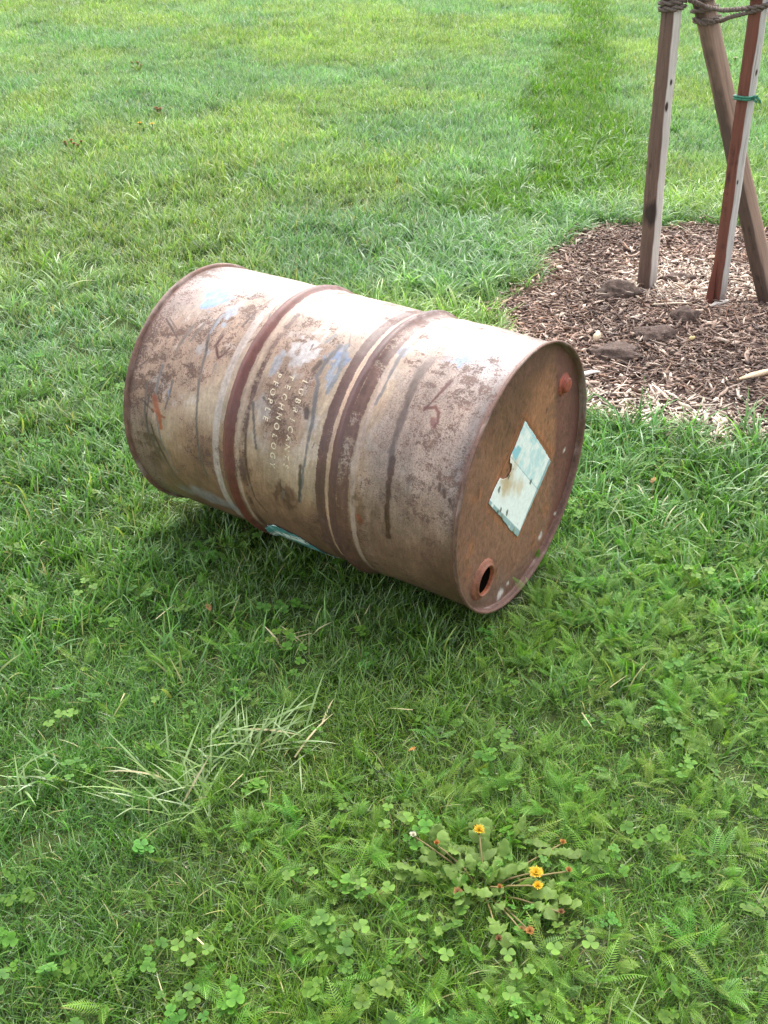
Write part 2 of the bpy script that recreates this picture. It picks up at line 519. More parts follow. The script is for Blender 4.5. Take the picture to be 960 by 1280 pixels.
# rolled chime: outside of the shell, over the lip and down to the recessed head
ch = [(.4225, .2852), (.4245, .2868)]
for a in np.linspace(-90, 180, 14):
    ch.append((.4285 + .0042 * cos(rad(a)) * 1.0, .2888 + .0042 * sin(rad(a))))
ch = [(.4222, .2850), (.4236, .2880), (.4250, .2908), (.4275, .2926), (.4302, .2930), (.4322, .2920), (.4329, .2900), (.4322, .2880),
      (.4300, .2866), (.4260, .2858), (.4200, .2850), (.4180, .2844)]
revolve('chime', ch, 240, chime_col, m_rust, drum, 1)
revolve('chime', ch, 240, chime_col, m_rust, drum, -1)


def head_col(v):
    y, z = v[:, 1], v[:, 2]
    n1 = fbm(y * 9 + 3, z * 9, 81, 5); n2 = fbm(y * 34, z * 20, 82, 4); n3 = fbm(y * 90, z * 60, 83, 3)
    c = np.empty((len(v), 3))
    base = lin(122, 86, 69); org = lin(156, 106, 74); dk = lin(82, 54, 42); pur = lin(104, 64, 56); gy = lin(110, 88, 74)
    k = sstep(.35, .65, n1)[:, None]
    c[:] = base * (1 - k) + lin(130, 92, 72) * k

    def lay(col, w):
        nonlocal c
        w = np.clip(w, 0, 1)[:, None]; c = c * (1 - w) + col * w
    lay(org, sstep(.22, .05, np.hypot((y - .03), (z - .10) * .8) + (n2 - .5) * .12) * .85)
    lay(lin(160, 96, 56), sstep(.60, .75, n2 + (n3 - .5) * .3) * .4)
    lay(lin(96, 70, 58), sstep(.62, .72, n1 + (n3 - .5) * .2) * .5)
    lay(dk, sstep(.13, .24, z + (n2 - .5) * .10) * .75)
    lay(lin(96, 66, 48), sstep(.12, .03, np.hypot(y + .06, z - .16) + (n2 - .5) * .06) * .7)
    # purple-brown segment on the far side
    e = y + .14 * z - .155
    lay(pur, sstep(-.012, .02, e + (n2 - .5) * .03) * .85)
    lay(lin(90, 52, 48), sstep(.05, .09, e + (n2 - .5) * .03) * .6)
    lay(gy, sstep(-.19, -.26, z + .2 * y + (n1 - .5) * .1) * .7)
    lay(dk, sstep(.70, .80, n3 * .6 + n2 * .5) * .6)
    dl = np.maximum(np.abs(y + z) - .135, np.abs(y - z) - .150)
    lay(lin(172, 96, 46), sstep(.03, .0, np.abs(dl) + (n2 - .5) * .03) * .32)
    lay(dk, sstep(.006, .001, np.abs(dl - .002)) * .5)
    r = np.hypot(y, z)
    lay(lin(86, 56, 44), sstep(.262, .285, r + (n2 - .5) * .02) * .55)
    for yy, zz, rr in ((.132, -.211, .009), (-.054, -.262, .012), (.232, .015, .0035), (.216, -.03, .004), (.205, -.19, .004), (-.02, -.255, .005)):
        lay(lin(200, 190, 180), sstep(1.3, .7, np.hypot(y - yy, z - zz) / rr + (n3 - .5) * 1.2) * .85)
    return c


def head_prof():
    p = [(.4180, .2844), (.4172, .2830), (.4168, .2800), (.4170, .2700)]
    for r in np.linspace(.264, .20, 8): p.append((.4170 + .0018 * sstep(.262, .235, r), r))
    for r in np.linspace(.195, .0, 60): p.append((.4188 - .0016 * sstep(.19, .05, r), max(r, .0008)))
    return p


revolve('head', head_prof(), 260, head_col, m_rust, drum, 1)
revolve('head', head_prof(), 120, head_col, m_rust, drum, -1)


def flange(name, y, z, prof, colr, nth=48, parent=drum, mat=m_rust):
    prof = np.array(prof)
    th = np.linspace(0, 2 * pi, nth, endpoint=False)
    X = np.repeat(prof[:, :1], nth, 1); R = np.repeat(prof[:, 1:], nth, 1); TH = np.repeat(th[None], len(prof), 0)
    v = np.stack([X, R * np.cos(TH) + y, R * np.sin(TH) + z], -1).reshape(-1, 3)
    i = np.arange(X.size).reshape(X.shape); j = np.roll(i, -1, 1)
    q = np.stack([i[:-1], j[:-1], j[1:], i[1:]], -1).reshape(-1, 4)
    me = mesh_np(name, v, quads=q)
    n = fbm(v[:, 1] * 80, v[:, 2] * 80 + v[:, 0] * 90, 91, 3)[:, None]
    attr_c(me, 'paint', np.array(colr) * (.7 + .6 * n))
    return obj(name, me, mat, parent)


# open bung hole: raised ring, thread, black disc for the shade inside
x0 = .4172
br = flange('bung_flange', -.147, -.169, [(x0, .047), (x0 + .004, .045), (x0 + .0065, .041), (x0 + .0072, .0375), (x0 + .010, .0362),
                                         (x0 + .0120, .0350), (x0 + .0123, .0335), (x0 + .0113, .0318), (x0 + .009, .0308)], lin(134, 84, 64))
flange('thread', -.147, -.169, [(x0 + .009 - .0010 * k, .0308 + (.0011 if k % 2 else 0)) for k in range(14)], lin(168, 96, 62), parent=br)
m_dark, nt2, b2 = new_mat('bore_shade_black')
b2.inputs['Base Color'].default_value = (*lin(14, 10, 8), 1)
b2.inputs['Roughness'].default_value = 1
b2.inputs['Specular IOR Level'].default_value = 0
me_h = mesh_np('bore_bottom', [(x0 - .0003 + .0015, -.147 + .0325 * cos(a), -.169 + .0325 * sin(a)) for a in np.linspace(0, 2 * pi, 32, endpoint=False)],
               faces=[list(range(32))])
# the opening seen through the ring: near-black disc painted as the shade inside the drum
flange('bore_shade_disc', -.147, -.169, [(x0 + .0025, .0322), (x0 + .0022, .031), (x0 + .0020, .012), (x0 + .0020, .0005)], lin(26, 18, 14), parent=br, mat=m_dark)
# small closed plug
pl = flange('plug', .174, .148, [(x0, .026), (x0 + .003, .0245), (x0 + .005, .021), (x0 + .0055, .018), (x0 + .009, .0175), (x0 + .0125, .0165), (x0 + .0142, .014),
                                 (x0 + .0150, .009), (x0 + .0150, .0045), (x0 + .0150, .0005)], lin(140, 70, 52))

# torn diamond hazard label on the head
m_lab, nt, bs = new_mat('faded_paper_label')
tc = nt.nodes.new('ShaderNodeTexCoord'); P = tc.outputs['Object']
pa = attribute(nt, 'paint')
tone = maprange(nt, noise(nt, P, 120, 4), .3, .7, .9, 1.08)
vm = nt.nodes.new('ShaderNodeVectorMath'); vm.operation = 'SCALE'
nt.links.new(pa.outputs['Color'], vm.inputs[0]); nt.links.new(tone, vm.inputs['Scale'])
nt.links.new(vm.outputs[0], bs.inputs['Base Color'])
bs.inputs['Roughness'].default_value = .42
bump(nt, bs, noise(nt, P, 70, 4), .25, .002)


def make_label():
    poly = [(-.004, .137), (.070, .058), (.146, -.025), (.076, -.086), (.005, -.147), (-.036, -.106), (-.074, -.062), (-.145, .014), (-.125, .033),
            (-.101, .050), (-.088, .041), (-.067, .036), (-.052, .046), (-.054, .060), (-.064, .068), (-.060, .080), (-.040, .096)]
    # dense grid clipped to the outline
    A = np.array(poly)
    n = 280
    ys = np.linspace(-.15, .15, n); zs = np.linspace(-.152, .142, n)
    Y, Z = np.meshgrid(ys, zs, indexing='ij')
    Yw = Y + (fbm(Y * 90, Z * 90, 95, 2) - .5) * .0035; Zw = Z + (fbm(Y * 90 + 7, Z * 90, 96, 2) - .5) * .0035
    ins = np.zeros(Y.shape, bool)
    for a, b in zip(A, np.roll(A, -1, 0)):
        cr = ((a[1] > Zw) != (b[1] > Zw)) & (Yw < (b[0] - a[0]) * (Zw - a[1]) / (b[1] - a[1] + 1e-12) + a[0])
        ins ^= cr
    x = .4170 + .0018 * sstep(.262, .235, np.hypot(Y, Z)) + .0006
    x = .4188 - .0016 * sstep(.19, .05, np.hypot(Y, Z)) + .0009 + .0006 * fbm(Y * 40, Z * 40, 97, 3)
    # curled, lifting torn edge
    x = x + .004 * sstep(.03, 0, np.hypot(Y + .066, Z - .055))
    v = np.stack([x, Y, Z], -1).reshape(-1, 3)
    i = np.arange(n * n).reshape(n, n)
    q = np.stack([i[:-1, :-1], i[1:, :-1], i[1:, 1:], i[:-1, 1:]], -1).reshape(-1, 4)
    keep = ins.ravel()[q].all(1)
    q = q[keep]
    used, inv = np.unique(q, return_inverse=True)
    v = v[used]; q = inv.reshape(-1, 4)
    y, z = v[:, 1], v[:, 2]
    white = lin(238, 240, 234); teal = lin(150, 206, 210); dteal = lin(96, 140, 146)
    n2 = fbm(y * 40, z * 40, 98, 4); n3 = fbm(y * 120, z * 120, 99, 3)
    c = np.empty((len(v), 3)); c[:] = white

    def lay(col, w):
        nonlocal c
        w = np.clip(w, 0, 1)[:, None]; c = c * (1 - w) + col * w
    s = (z - y); t = (y + z)          # s runs along the upper right edge, t across it
    # upper right printed band, fading
    up = sstep(.018, .022, t + .0)
    lay(teal, up * sstep(.42, .66, n2 + .04) * .5)
    lay(lin(120, 190, 206), sstep(.004, -.004, np.abs(t - .045) - .02) * sstep(.03, .10, s) * sstep(.40, .58, n2) * .7)
    lay(dteal, sstep(.0022, .0008, np.abs(t - .020)) * .55)
    lay(teal, sstep(.118, .124, t) * .5)
    # lower left strip
    lo = sstep(-.120, -.123, t)
    lay(dteal, lo * sstep(.3, .5, n2 + .1) * .75)
    lay(lin(130, 120, 60), lo * sstep(.62, .7, n2) * .6)
    lay(dteal, sstep(-.147, -.150, s + (n3 - .5) * .004) * .7)
    # rust bleeding in from the tear
    lay(lin(190, 150, 90), sstep(.055, .012, np.hypot(y + .06, z - .035) + (n2 - .5) * .05) * .75)
    lay(lin(206, 170, 110), sstep(.03, .0, np.hypot(y + .01, z + .015) + (n2 - .5) * .06) * .5)
    lay(lin(90, 90, 86), sstep(.76, .82, n3 * .6 + n2 * .45) * .8)
    for yy, zz in ((-.10, -.03), (-.085, -.032), (-.055, -.055), (-.10, .022), (-.06, .032), (.05, -.03)):
        lay(lin(70, 66, 62), sstep(1.3, .6, np.hypot(y - yy, (z - zz) * .7) / .005 + (n3 - .5) * 1.5) * .85)
    me = mesh_np('hazard_label', v, quads=q)
    attr_c(me, 'paint', c)
    return me


lab = obj('hazard_label', make_label(), m_lab, drum)
so = lab.modifiers.new('thickness', 'SOLIDIFY'); so.thickness = .0007; so.offset = 0
lab['label'] = 'torn white and teal diamond label on the rusty drum head'


# second sticker, low on the shell between the hoops
def make_side_sticker():
    nu, nt_ = 60, 60
    u = np.linspace(-.125, .075, nu); th = np.radians(np.linspace(112, 150, nt_))
    U, TH = np.meshgrid(u, th, indexing='ij')
    e = (fbm(U * 25, TH * 8, 101, 3) - .5) * 9
    ins = (np.degrees(TH) + e > 121 + 30 * np.abs((U + .03) / .1) ** 3)
    R = shell_r(U, TH) + .0012 + .0015 * fbm(U * 30, TH * 10, 102, 3) + .003 * sstep(124, 118, np.degrees(TH))
    v = np.stack([U, -R * np.sin(TH), R * np.cos(TH)], -1).reshape(-1, 3)
    i = np.arange(nu * nt_).reshape(nu, nt_)
    q = np.stack([i[:-1, :-1], i[:-1, 1:], i[1:, 1:], i[1:, :-1]], -1).reshape(-1, 4)
    q = q[ins.ravel()[q].all(1)]
    used, inv = np.unique(q, return_inverse=True)
    d = np.degrees(TH).ravel()[used]; uu = U.ravel()[used]
    n2 = fbm(uu * 22, d * .16, 103, 4)
    w = sstep(.40, .52, n2 + .14 * np.sin(d * .55 + uu * 18))[:, None]
    c = lin(90, 150, 150) * (1 - w) + lin(226, 236, 230) * w
    k = sstep(.66, .7, fbm(uu * 90, d * .5, 104, 3))[:, None]
    c = c * (1 - k) + lin(60, 56, 50) * k
    me = mesh_np('side_sticker', v[used], quads=inv.reshape(-1, 4))
    attr_c(me, 'paint', c)
    return me


ss = obj('side_sticker', make_side_sticker(), m_lab, drum)
so = ss.modifiers.new('thickness', 'SOLIDIFY'); so.thickness = .0007; so.offset = 0
ss['label'] = 'peeling teal and white sticker low on the drum side'

# worn lettering between the hoops
m_let, nt, bs = new_mat('worn_white_lettering')
tc = nt.nodes.new('ShaderNodeTexCoord'); P = tc.outputs['Object']
bs.inputs['Base Color'].default_value = (*lin(212, 194, 164), 1)
bs.inputs['Roughness'].default_value = .5
tr = nt.nodes.new('ShaderNodeBsdfTransparent'); mx = nt.nodes.new('ShaderNodeMixShader')
nt.links.new(maprange(nt, noise(nt, P, 150, 4, .7), .36, .50), mx.inputs[0])
nt.links.new(tr.outputs[0], mx.inputs[1]); nt.links.new(bs.outputs[0], mx.inputs[2])
nt.links.new(mx.outputs[0], nt.nodes['Material Output'].inputs['Surface'])


def lettering(word, u0, th0, pitch):
    vs, fs = [], []
    for k, chh in enumerate(word):
        cu = bpy.data.curves.new('letter', 'FONT'); cu.body = chh; cu.size = .0185; cu.align_x = 'CENTER'; cu.shear = .15
        cu.offset = .0003; cu.resolution_u = 3
        t = bpy.data.objects.new('letter', cu); COL.objects.link(t)
        bpy.context.view_layer.update()
        me = t.to_mesh()
        b = len(vs)
        for vv in me.vertices:
            th = math.radians(th0) + (k * pitch + vv.co.x) / RS
            u = u0 + vv.co.y - .006
            r = float(shell_r(np.array(u), np.array(th))) + .0007
            vs.append((u, -r * sin(th), r * cos(th)))
        for p in me.polygons: fs.append([b + i for i in p.vertices])
        t.to_mesh_clear(); bpy.data.objects.remove(t)
    me = mesh_np('lettering', vs, faces=fs, smooth=False)
    o = obj('lettering', me, m_let, drum)
    o['label'] = 'worn cream lettering %s running round the drum' % word
    return o


lettering('LUBRICANTS', .0235, 46.5, .0197)
lettering('TECHNOLOGY', -.0115, 46, .0208)
lettering('PEOPLE', -.042, 46.5, .0185)

# ------------------------------------------------------------------ plants: materials


def leaf_mat(name, stops, rough=.42, spec=.5, trans=.35, gloss_noise=False):
    """colour from blade height 'h', blade 'rnd' and the tint carried by each tuft"""
    m, nt, bs = new_mat(name)
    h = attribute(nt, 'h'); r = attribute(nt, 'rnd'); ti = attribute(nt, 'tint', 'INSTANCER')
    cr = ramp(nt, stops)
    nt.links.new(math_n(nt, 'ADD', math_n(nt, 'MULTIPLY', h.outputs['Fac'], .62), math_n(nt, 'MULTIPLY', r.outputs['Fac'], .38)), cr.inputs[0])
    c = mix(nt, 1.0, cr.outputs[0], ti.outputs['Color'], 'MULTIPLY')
    # a few straw-coloured blades
    st = maprange(nt, r.outputs['Fac'], .955, .975)
    c = mix(nt, math_n(nt, 'MULTIPLY', st, .8), c, tuple(lin(170, 156, 104)))
    nt.links.new(c, bs.inputs['Base Color'])
    bs.inputs['Roughness'].default_value = rough
    bs.inputs['Specular IOR Level'].default_value = spec
    tl = nt.nodes.new('ShaderNodeBsdfTranslucent')
    sc = nt.nodes.new('ShaderNodeVectorMath'); sc.operation = 'MULTIPLY'
    nt.links.new(c, sc.inputs[0]); sc.inputs[1].default_value = (1.35, 1.5, .7)
    nt.links.new(sc.outputs[0], tl.inputs['Color'])
    mx = nt.nodes.new('ShaderNodeMixShader'); mx.inputs[0].default_value = trans
    nt.links.new(bs.outputs[0], mx.inputs[1]); nt.links.new(tl.outputs[0], mx.inputs[2])
    nt.links.new(mx.outputs[0], nt.nodes['Material Output'].inputs['Surface'])
    return m


G = lambda r, g, b: tuple(lin(r, g, b))
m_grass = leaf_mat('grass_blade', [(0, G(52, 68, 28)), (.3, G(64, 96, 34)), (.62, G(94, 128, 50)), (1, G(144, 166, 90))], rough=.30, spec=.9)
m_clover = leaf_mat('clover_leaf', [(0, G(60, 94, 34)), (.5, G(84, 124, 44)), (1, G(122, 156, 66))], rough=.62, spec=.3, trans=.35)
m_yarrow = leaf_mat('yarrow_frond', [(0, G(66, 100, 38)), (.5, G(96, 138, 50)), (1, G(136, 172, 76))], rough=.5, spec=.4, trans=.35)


def own_leaf_mat(name, c0, c1, rough=.45, trans=.3, scale=40, spec=.22):
    m, nt, bs = new_mat(name)
    h = attribute(nt, 'h')
    tc = nt.nodes.new('ShaderNodeTexCoord')
    n = noise(nt, tc.outputs['Object'], scale, 4)
    f = math_n(nt, 'ADD', math_n(nt, 'MULTIPLY', h.outputs['Fac'], .5), math_n(nt, 'MULTIPLY', n, .6))
    c = mix(nt, f, c0, c1)
    oi = nt.nodes.new('ShaderNodeObjectInfo')
    vm = nt.nodes.new('ShaderNodeVectorMath'); vm.operation = 'SCALE'
    nt.links.new(c, vm.inputs[0]); nt.links.new(maprange(nt, oi.outputs['Random'], 0, 1, .78, 1.22), vm.inputs['Scale'])
    nt.links.new(vm.outputs[0], bs.inputs['Base Color'])
    bs.inputs['Roughness'].default_value = rough
    bs.inputs['Specular IOR Level'].default_value = spec
    tl = nt.nodes.new('ShaderNodeBsdfTranslucent'); nt.links.new(vm.outputs[0], tl.inputs['Color'])
    mx = nt.nodes.new('ShaderNodeMixShader'); mx.inputs[0].default_value = trans
    nt.links.new(bs.outputs[0], mx.inputs[1]); nt.links.new(tl.outputs[0], mx.inputs[2])
    nt.links.new(mx.outputs[0], nt.nodes['Material Output'].inputs['Surface'])
    return m


# ------------------------------------------------------------------ plants: shapes
def blade_strip(base, az, L, w, lean, curl, nseg=4, twist=0.0, fold=0.0):
    """one bent grass blade: returns verts, quads/tris, h"""
    vs, h = [], []
    p = np.array(base, float); ang = lean
    d = np.array([cos(az), sin(az)])
    s = np.array([-sin(az), cos(az), 0])
    for k in range(nseg + 1):
        t = k / nseg
        ww = w * (1 - t ** 2.2) * (.75 + .25 * min(1, t * 4)) * .5
        tw = twist * t
        sv = s * cos(tw) + np.array([d[0] * sin(tw) * cos(ang), d[1] * sin(tw) * cos(ang), -sin(tw) * sin(ang)])
        if k == nseg:
            vs.append(p.copy()); h.append(1)
        else:
            vs.append(p - sv * ww); vs.append(p + sv * ww); h += [t, t]
        st = L / nseg
        p = p + np.array([d[0] * sin(ang), d[1] * sin(ang), cos(ang)]) * st
        ang = min(ang + curl / nseg, 1.9)
    fs = []
    for k in range(nseg - 1):
        a = 2 * k; fs.append((a, a + 1, a + 3, a + 2))
    a = 2 * (nseg - 1); fs.append((a, a + 1, a + 2))
    return vs, fs, h


def tuft_mesh(name, n, radius, L, W, lean, curl, r, nseg=4):
    V, F, H, Rn = [], [], [], []
    for _ in range(n):
        a = r.uniform(0, 2 * pi); q = radius * math.sqrt(r.random())
        l = r.uniform(*L); v, f, h = blade_strip((q * cos(a), q * sin(a), -.004), r.uniform(0, 2 * pi), l, r.uniform(*W) * (.8 + .4 * l / L[1]),
                                                 r.uniform(*lean), r.uniform(*curl), nseg, r.uniform(-1.2, 1.2))
        b = len(V); V += v; F += [tuple(b + i for i in x) for x in f]; H += h; Rn += [r.random()] * len(v)
    me = mesh_np(name, V, faces=F)
    attr_f(me, 'h', H); attr_f(me, 'rnd', Rn)
    return me


def leaflet(c, az, size, tilt, r, heart=True):
    """rounded leaflet folded along its midrib"""
    vs = [(0, 0, 0)]; hs = [.2]
    prof = [(.12, .20), (.35, .44), (.62, .56), (.86, .48), (.98, .20)]
    for x, w in prof:
        vs += [(x, -w, .12 * w), (x, 0, 0), (x, w, .12 * w)]; hs += [x, x * .6, x]
    vs = np.array(vs) * size
    vs[:, 2] += tilt * vs[:, 0] - 6 * vs[:, 0] ** 2
    ca, sa = cos(az), sin(az)
    out = np.stack([vs[:, 0] * ca - vs[:, 1] * sa, vs[:, 0] * sa + vs[:, 1] * ca, vs[:, 2]], -1) + np.array(c)
    fs = [(0, 1, 2), (0, 2, 3)]
    for k in range(len(prof) - 1):
        a = 1 + 3 * k
        fs += [(a, a + 3, a + 4, a + 1), (a + 1, a + 4, a + 5, a + 2)]
    return out.tolist(), fs, hs


def stem_mesh(pts, r0, r1, ns=5):
    pts = np.array(pts, float); n = len(pts)
    V, F = [], []
    for k in range(n):
        d = pts[min(k + 1, n - 1)] - pts[max(k - 1, 0)]; d /= np.linalg.norm(d) + 1e-9
        a = np.cross(d, (0, .3, 1) if abs(d[2]) < .9 else (1, 0, 0)); a /= np.linalg.norm(a) + 1e-9; b = np.cross(d, a)
        rr = r0 + (r1 - r0) * k / (n - 1)
        for j in range(ns):
            t = 2 * pi * j / ns; V.append(pts[k] + (a * cos(t) + b * sin(t)) * rr)
    for k in range(n - 1):
        for j in range(ns):
            F.append((k * ns + j, k * ns + (j + 1) % ns, (k + 1) * ns + (j + 1) % ns, (k + 1) * ns + j))
    F.append(tuple(range(ns))[::-1]); F.append(tuple((n - 1) * ns + j for j in range(ns)))
    return [tuple(v) for v in V], F


def clover_mesh(name, n, r):
    V, F, H, Rn = [], [], [], []

    def add(v, f, h, rn):
        b = len(V); V.extend(v); F.extend([tuple(b + i for i in x) for x in f]); H.extend(h); Rn.extend([rn] * len(v))
    for _ in range(n):
        a = r.uniform(0, 2 * pi); q = .03 * math.sqrt(r.random()); z = r.uniform(.022, .046)
        top = np.array([q * cos(a), q * sin(a), z]); rn = r.random() * .9
        v, f = stem_mesh([(top[0] * .3, top[1] * .3, 0), top * [.7, .7, .6], top], .0007, .0006, 3)
        add(v, f, [.2] * len(v), rn)
        a0 = r.uniform(0, 2 * pi); s = r.uniform(.007, .0125)
        for k in range(3):
            v, f, h = leaflet(top, a0 + k * 2 * pi / 3 + r.uniform(-.1, .1), s, r.uniform(-.1, .4), r); add(v, f, h, rn)
    me = mesh_np(name, V, faces=F); attr_f(me, 'h', H); attr_f(me, 'rnd', Rn)
    return me


def yarrow_mesh(name, n, r):
    """feathery fronds: a curved midrib with many narrow, toothed pinnae"""
    V, F, H, Rn = [], [], [], []
    for _ in range(n):
        az = r.uniform(0, 2 * pi); L = r.uniform(.045, .085); lean = r.uniform(.45, 1.1); curl = r.uniform(.3, .9); rn = r.random() * .9
        p = np.array([r.uniform(-.012, .012), r.uniform(-.012, .012), 0.]); ang = lean
        d = np.array([cos(az), sin(az)]); s = np.array([-sin(az), cos(az), 0])
        m = 17; roll = r.uniform(-.6, .6)
        for k in range(m):
            t = k / (m - 1)
            fw = np.array([d[0] * sin(ang), d[1] * sin(ang), cos(ang)])
            up = np.cross(s, fw)
            q = p + fw * (L / m)
            b = len(V)
            V += [p - s * .0006, p + s * .0006, q + s * .0005, q - s * .0005]; F.append((b, b + 1, b + 2, b + 3)); H += [t] * 4; Rn += [rn] * 4
            if t > .12:
                w = .0125 * math.sin(pi * min(1, (t - .08) / .92) ** .75) + .002
                for sg in (-1, 1):
                    dirv = (s * sg * (cos(roll)) + up * (.35 + sg * sin(roll) * .5)) * .85 + fw * .55
                    dirv /= np.linalg.norm(dirv)
                    mid = p + dirv * w * .55; tip = p + dirv * w + fw * .001
                    b = len(V)
                    hw = fw * .00075
                    V += [p - hw * .5, p + hw * .5, mid + hw * 1.25, mid - hw * 1.1, tip]
                    F += [(b, b + 1, b + 2, b + 3), (b + 3, b + 2, b + 4)]
                    H += [t, t, .7, .7, 1]; Rn += [rn] * 5
            p = q; ang += curl / m
    me = mesh_np(name, V, faces=F, smooth=False); attr_f(me, 'h', H); attr_f(me, 'rnd', Rn)
    return me


# ------------------------------------------------------------------ scatter
def scatter(name, pts, rot, scl, idx, tint, meshes, mat, label=None):
    src = bpy.data.collections.new(name + '_shapes')
    for k, me in enumerate(meshes):
        o = bpy.data.objects.new('%s_shape_%02d' % (name, k), me)
        me.materials.append(mat); src.objects.link(o)
    me = bpy.data.meshes.new(name)
    me.vertices.add(len(pts)); me.vertices.foreach_set('co', np.asarray(pts, np.float32).ravel())
    a = me.attributes.new('rot', 'FLOAT_VECTOR', 'POINT'); a.data.foreach_set('vector', np.asarray(rot, np.float32).ravel())
    a = me.attributes.new('scl', 'FLOAT', 'POINT'); a.data.foreach_set('value', np.asarray(scl, np.float32))
    a = me.attributes.new('idx', 'INT', 'POINT'); a.data.foreach_set('value', np.asarray(idx, np.int32))
    a = me.attributes.new('tint', 'FLOAT_VECTOR', 'POINT'); a.data.foreach_set('vector', np.asarray(tint, np.float32).ravel())
    me.update()
    o = obj(name, me, mat)
    ng = bpy.data.node_groups.new(name + '_scatter', 'GeometryNodeTree')
    ng.interface.new_socket('Geometry', in_out='INPUT', socket_type='NodeSocketGeometry')
    ng.interface.new_socket('Geometry', in_out='OUTPUT', socket_type='NodeSocketGeometry')
    gi = ng.nodes.new('NodeGroupInput'); go = ng.nodes.new('NodeGroupOutput')
    ip = ng.nodes.new('GeometryNodeInstanceOnPoints')
    ci = ng.nodes.new('GeometryNodeCollectionInfo')
    ci.inputs['Collection'].default_value = src
    ci.inputs['Separate Children'].default_value = True
    ci.inputs['Reset Children'].default_value = True
    ip.inputs['Pick Instance'].default_value = True

    def na(nm, ty):
        n = ng.nodes.new('GeometryNodeInputNamedAttribute'); n.data_type = ty; n.inputs['Name'].default_value = nm
        return n.outputs['Attribute']
    ng.links.new(gi.outputs[0], ip.inputs['Points'])
    ng.links.new(ci.outputs[0], ip.inputs['Instance'])
    ng.links.new(na('idx', 'INT'), ip.inputs['Instance Index'])
    er = ng.nodes.new('FunctionNodeEulerToRotation')
    ng.links.new(na('rot', 'FLOAT_VECTOR'), er.inputs[0]); ng.links.new(er.outputs[0], ip.inputs['Rotation'])
    ng.links.new(na('scl', 'FLOAT'), ip.inputs['Scale'])
    ng.links.new(ip.outputs[0], go.inputs[0])
    md = o.modifiers.new('scatter', 'NODES'); md.node_group = ng
    tag(o, label, kind='stuff')
    return o


DA = np.array([cos(-.5841), sin(-.5841)]); DS = np.array([-DA[1], DA[0]]); DC = np.array([-.0647, 2.106])


def under_drum(x, y):
    """signed distance to the strip of ground under the drum"""
    a = (x - DC[0]) * DA[0] + (y - DC[1]) * DA[1]; s = (x - DC[0]) * DS[0] + (y - DC[1]) * DS[1]
    return np.maximum(np.abs(a) - .434, np.abs(s) - .055), a, s


PATH = np.array([(2.65, 15.3), (2.25, 12.5), (1.75, 9.8), (1.50, 8.6), (1.22, 7.2), (1.20, 6.2), (1.00, 5.45), (.55, 5.1)])


def path_d(x, y):
    best = np.full(x.shape, 99.)
    for a, b in zip(PATH[:-1], PATH[1:]):
        d = b - a; t = np.clip(((x - a[0]) * d[0] + (y - a[1]) * d[1]) / (d @ d), 0, 1)
        best = np.minimum(best, np.hypot(x - a[0] - t * d[0], y - a[1] - t * d[1]))
    return best


def field(n_per_m2, y0, y1, marg=.5):
    """random points over the ground the photograph looks at, with a margin"""
    hw = lambda y: .40 * y + .25 + marg
    area = (y1 - y0) * (hw(y0) + hw(y1))
    n = int(area * n_per_m2)
    y = rng.uniform(y0, y1, int(n * 1.6)); x = rng.uniform(-1, 1, int(n * 1.6)) * hw(y1)
    k = np.abs(x) < hw(y)
    x, y = x[k][:n], y[k][:n]
    # a looser belt of the same turf either side of what the photograph takes in
    wide = lambda y: .62 * y + 1.9
    m = int((y1 - y0) * (wide(y0) + wide(y1) - hw(y0) - hw(y1)) * n_per_m2 * .40)
    yb = rng.uniform(y0, y1, m * 3); xb = rng.uniform(-1, 1, m * 3) * wide(y1)
    k = (np.abs(xb) < wide(yb)) & (np.abs(xb) >= hw(yb))
    return np.concatenate([x, xb[k][:m]]), np.concatenate([y, yb[k][:m]])


def tint_of(x, y, base=1.0):
    """natural patchiness of the turf"""
    n = len(x)
    a = fbm(x * 1.3, y * .9, 61, 4); b = fbm(x * 3.7, y * 2.6, 65, 3); c = fbm(x * .5, y * .35, 68, 2)
    yel = np.array([1.14, 1.06, .76]); blu = np.array([.80, .97, 1.10]); one = np.ones(3)
    w1 = sstep(.50, .66, a)[:, None]; w2 = sstep(.52, .36, a)[:, None]
    t = one * (1 - w1) * (1 - .7 * w2) + yel * w1 + blu * .7 * w2 * (1 - w1)
    t = t * (.80 + .42 * b)[:, None] * (.9 + .2 * c)[:, None]
    p = path_d(x, y) + (b - .5) * .30
    w = sstep(.38, .24, p + .10 * sstep(7, 14, y))[:, None]
    t = t * (1 - w) + np.array([.68, .84, .30]) * w
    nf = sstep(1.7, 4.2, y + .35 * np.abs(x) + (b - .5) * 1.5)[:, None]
    t = t * (np.array([.99, 1.08, .92]) * (1 - nf) + (np.array([1.47, 1.29, 2.9]) * (1 - w) + np.array([1.10, 1.06, .8]) * w) * nf)  # backlit sheen painted into the far tint, less of it on the path
    t = t * rng.uniform(.78, 1.24, n)[:, None] * base
    t = t * (1 + rng.normal(0, .05, (n, 3)))
    return t


def assemble(name, parts, meshes, mat, label=None, lift=0.0, tilt=.12):
    x = np.concatenate([p[0] for p in parts]); y = np.concatenate([p[1] for p in parts])
    scl = np.concatenate([p[2] for p in parts]); idx = np.concatenate([p[3] for p in parts]); tint = np.concatenate([p[4] for p in parts])
    z = ground_z(x, y) + lift
    n = len(x)
    rot = np.stack([rng.normal(0, tilt, n), rng.normal(0, tilt, n), rng.uniform(0, 2 * pi, n)], -1)
    return scatter(name, np.stack([x, y, z], -1), rot, scl, idx, tint, meshes, mat, label)


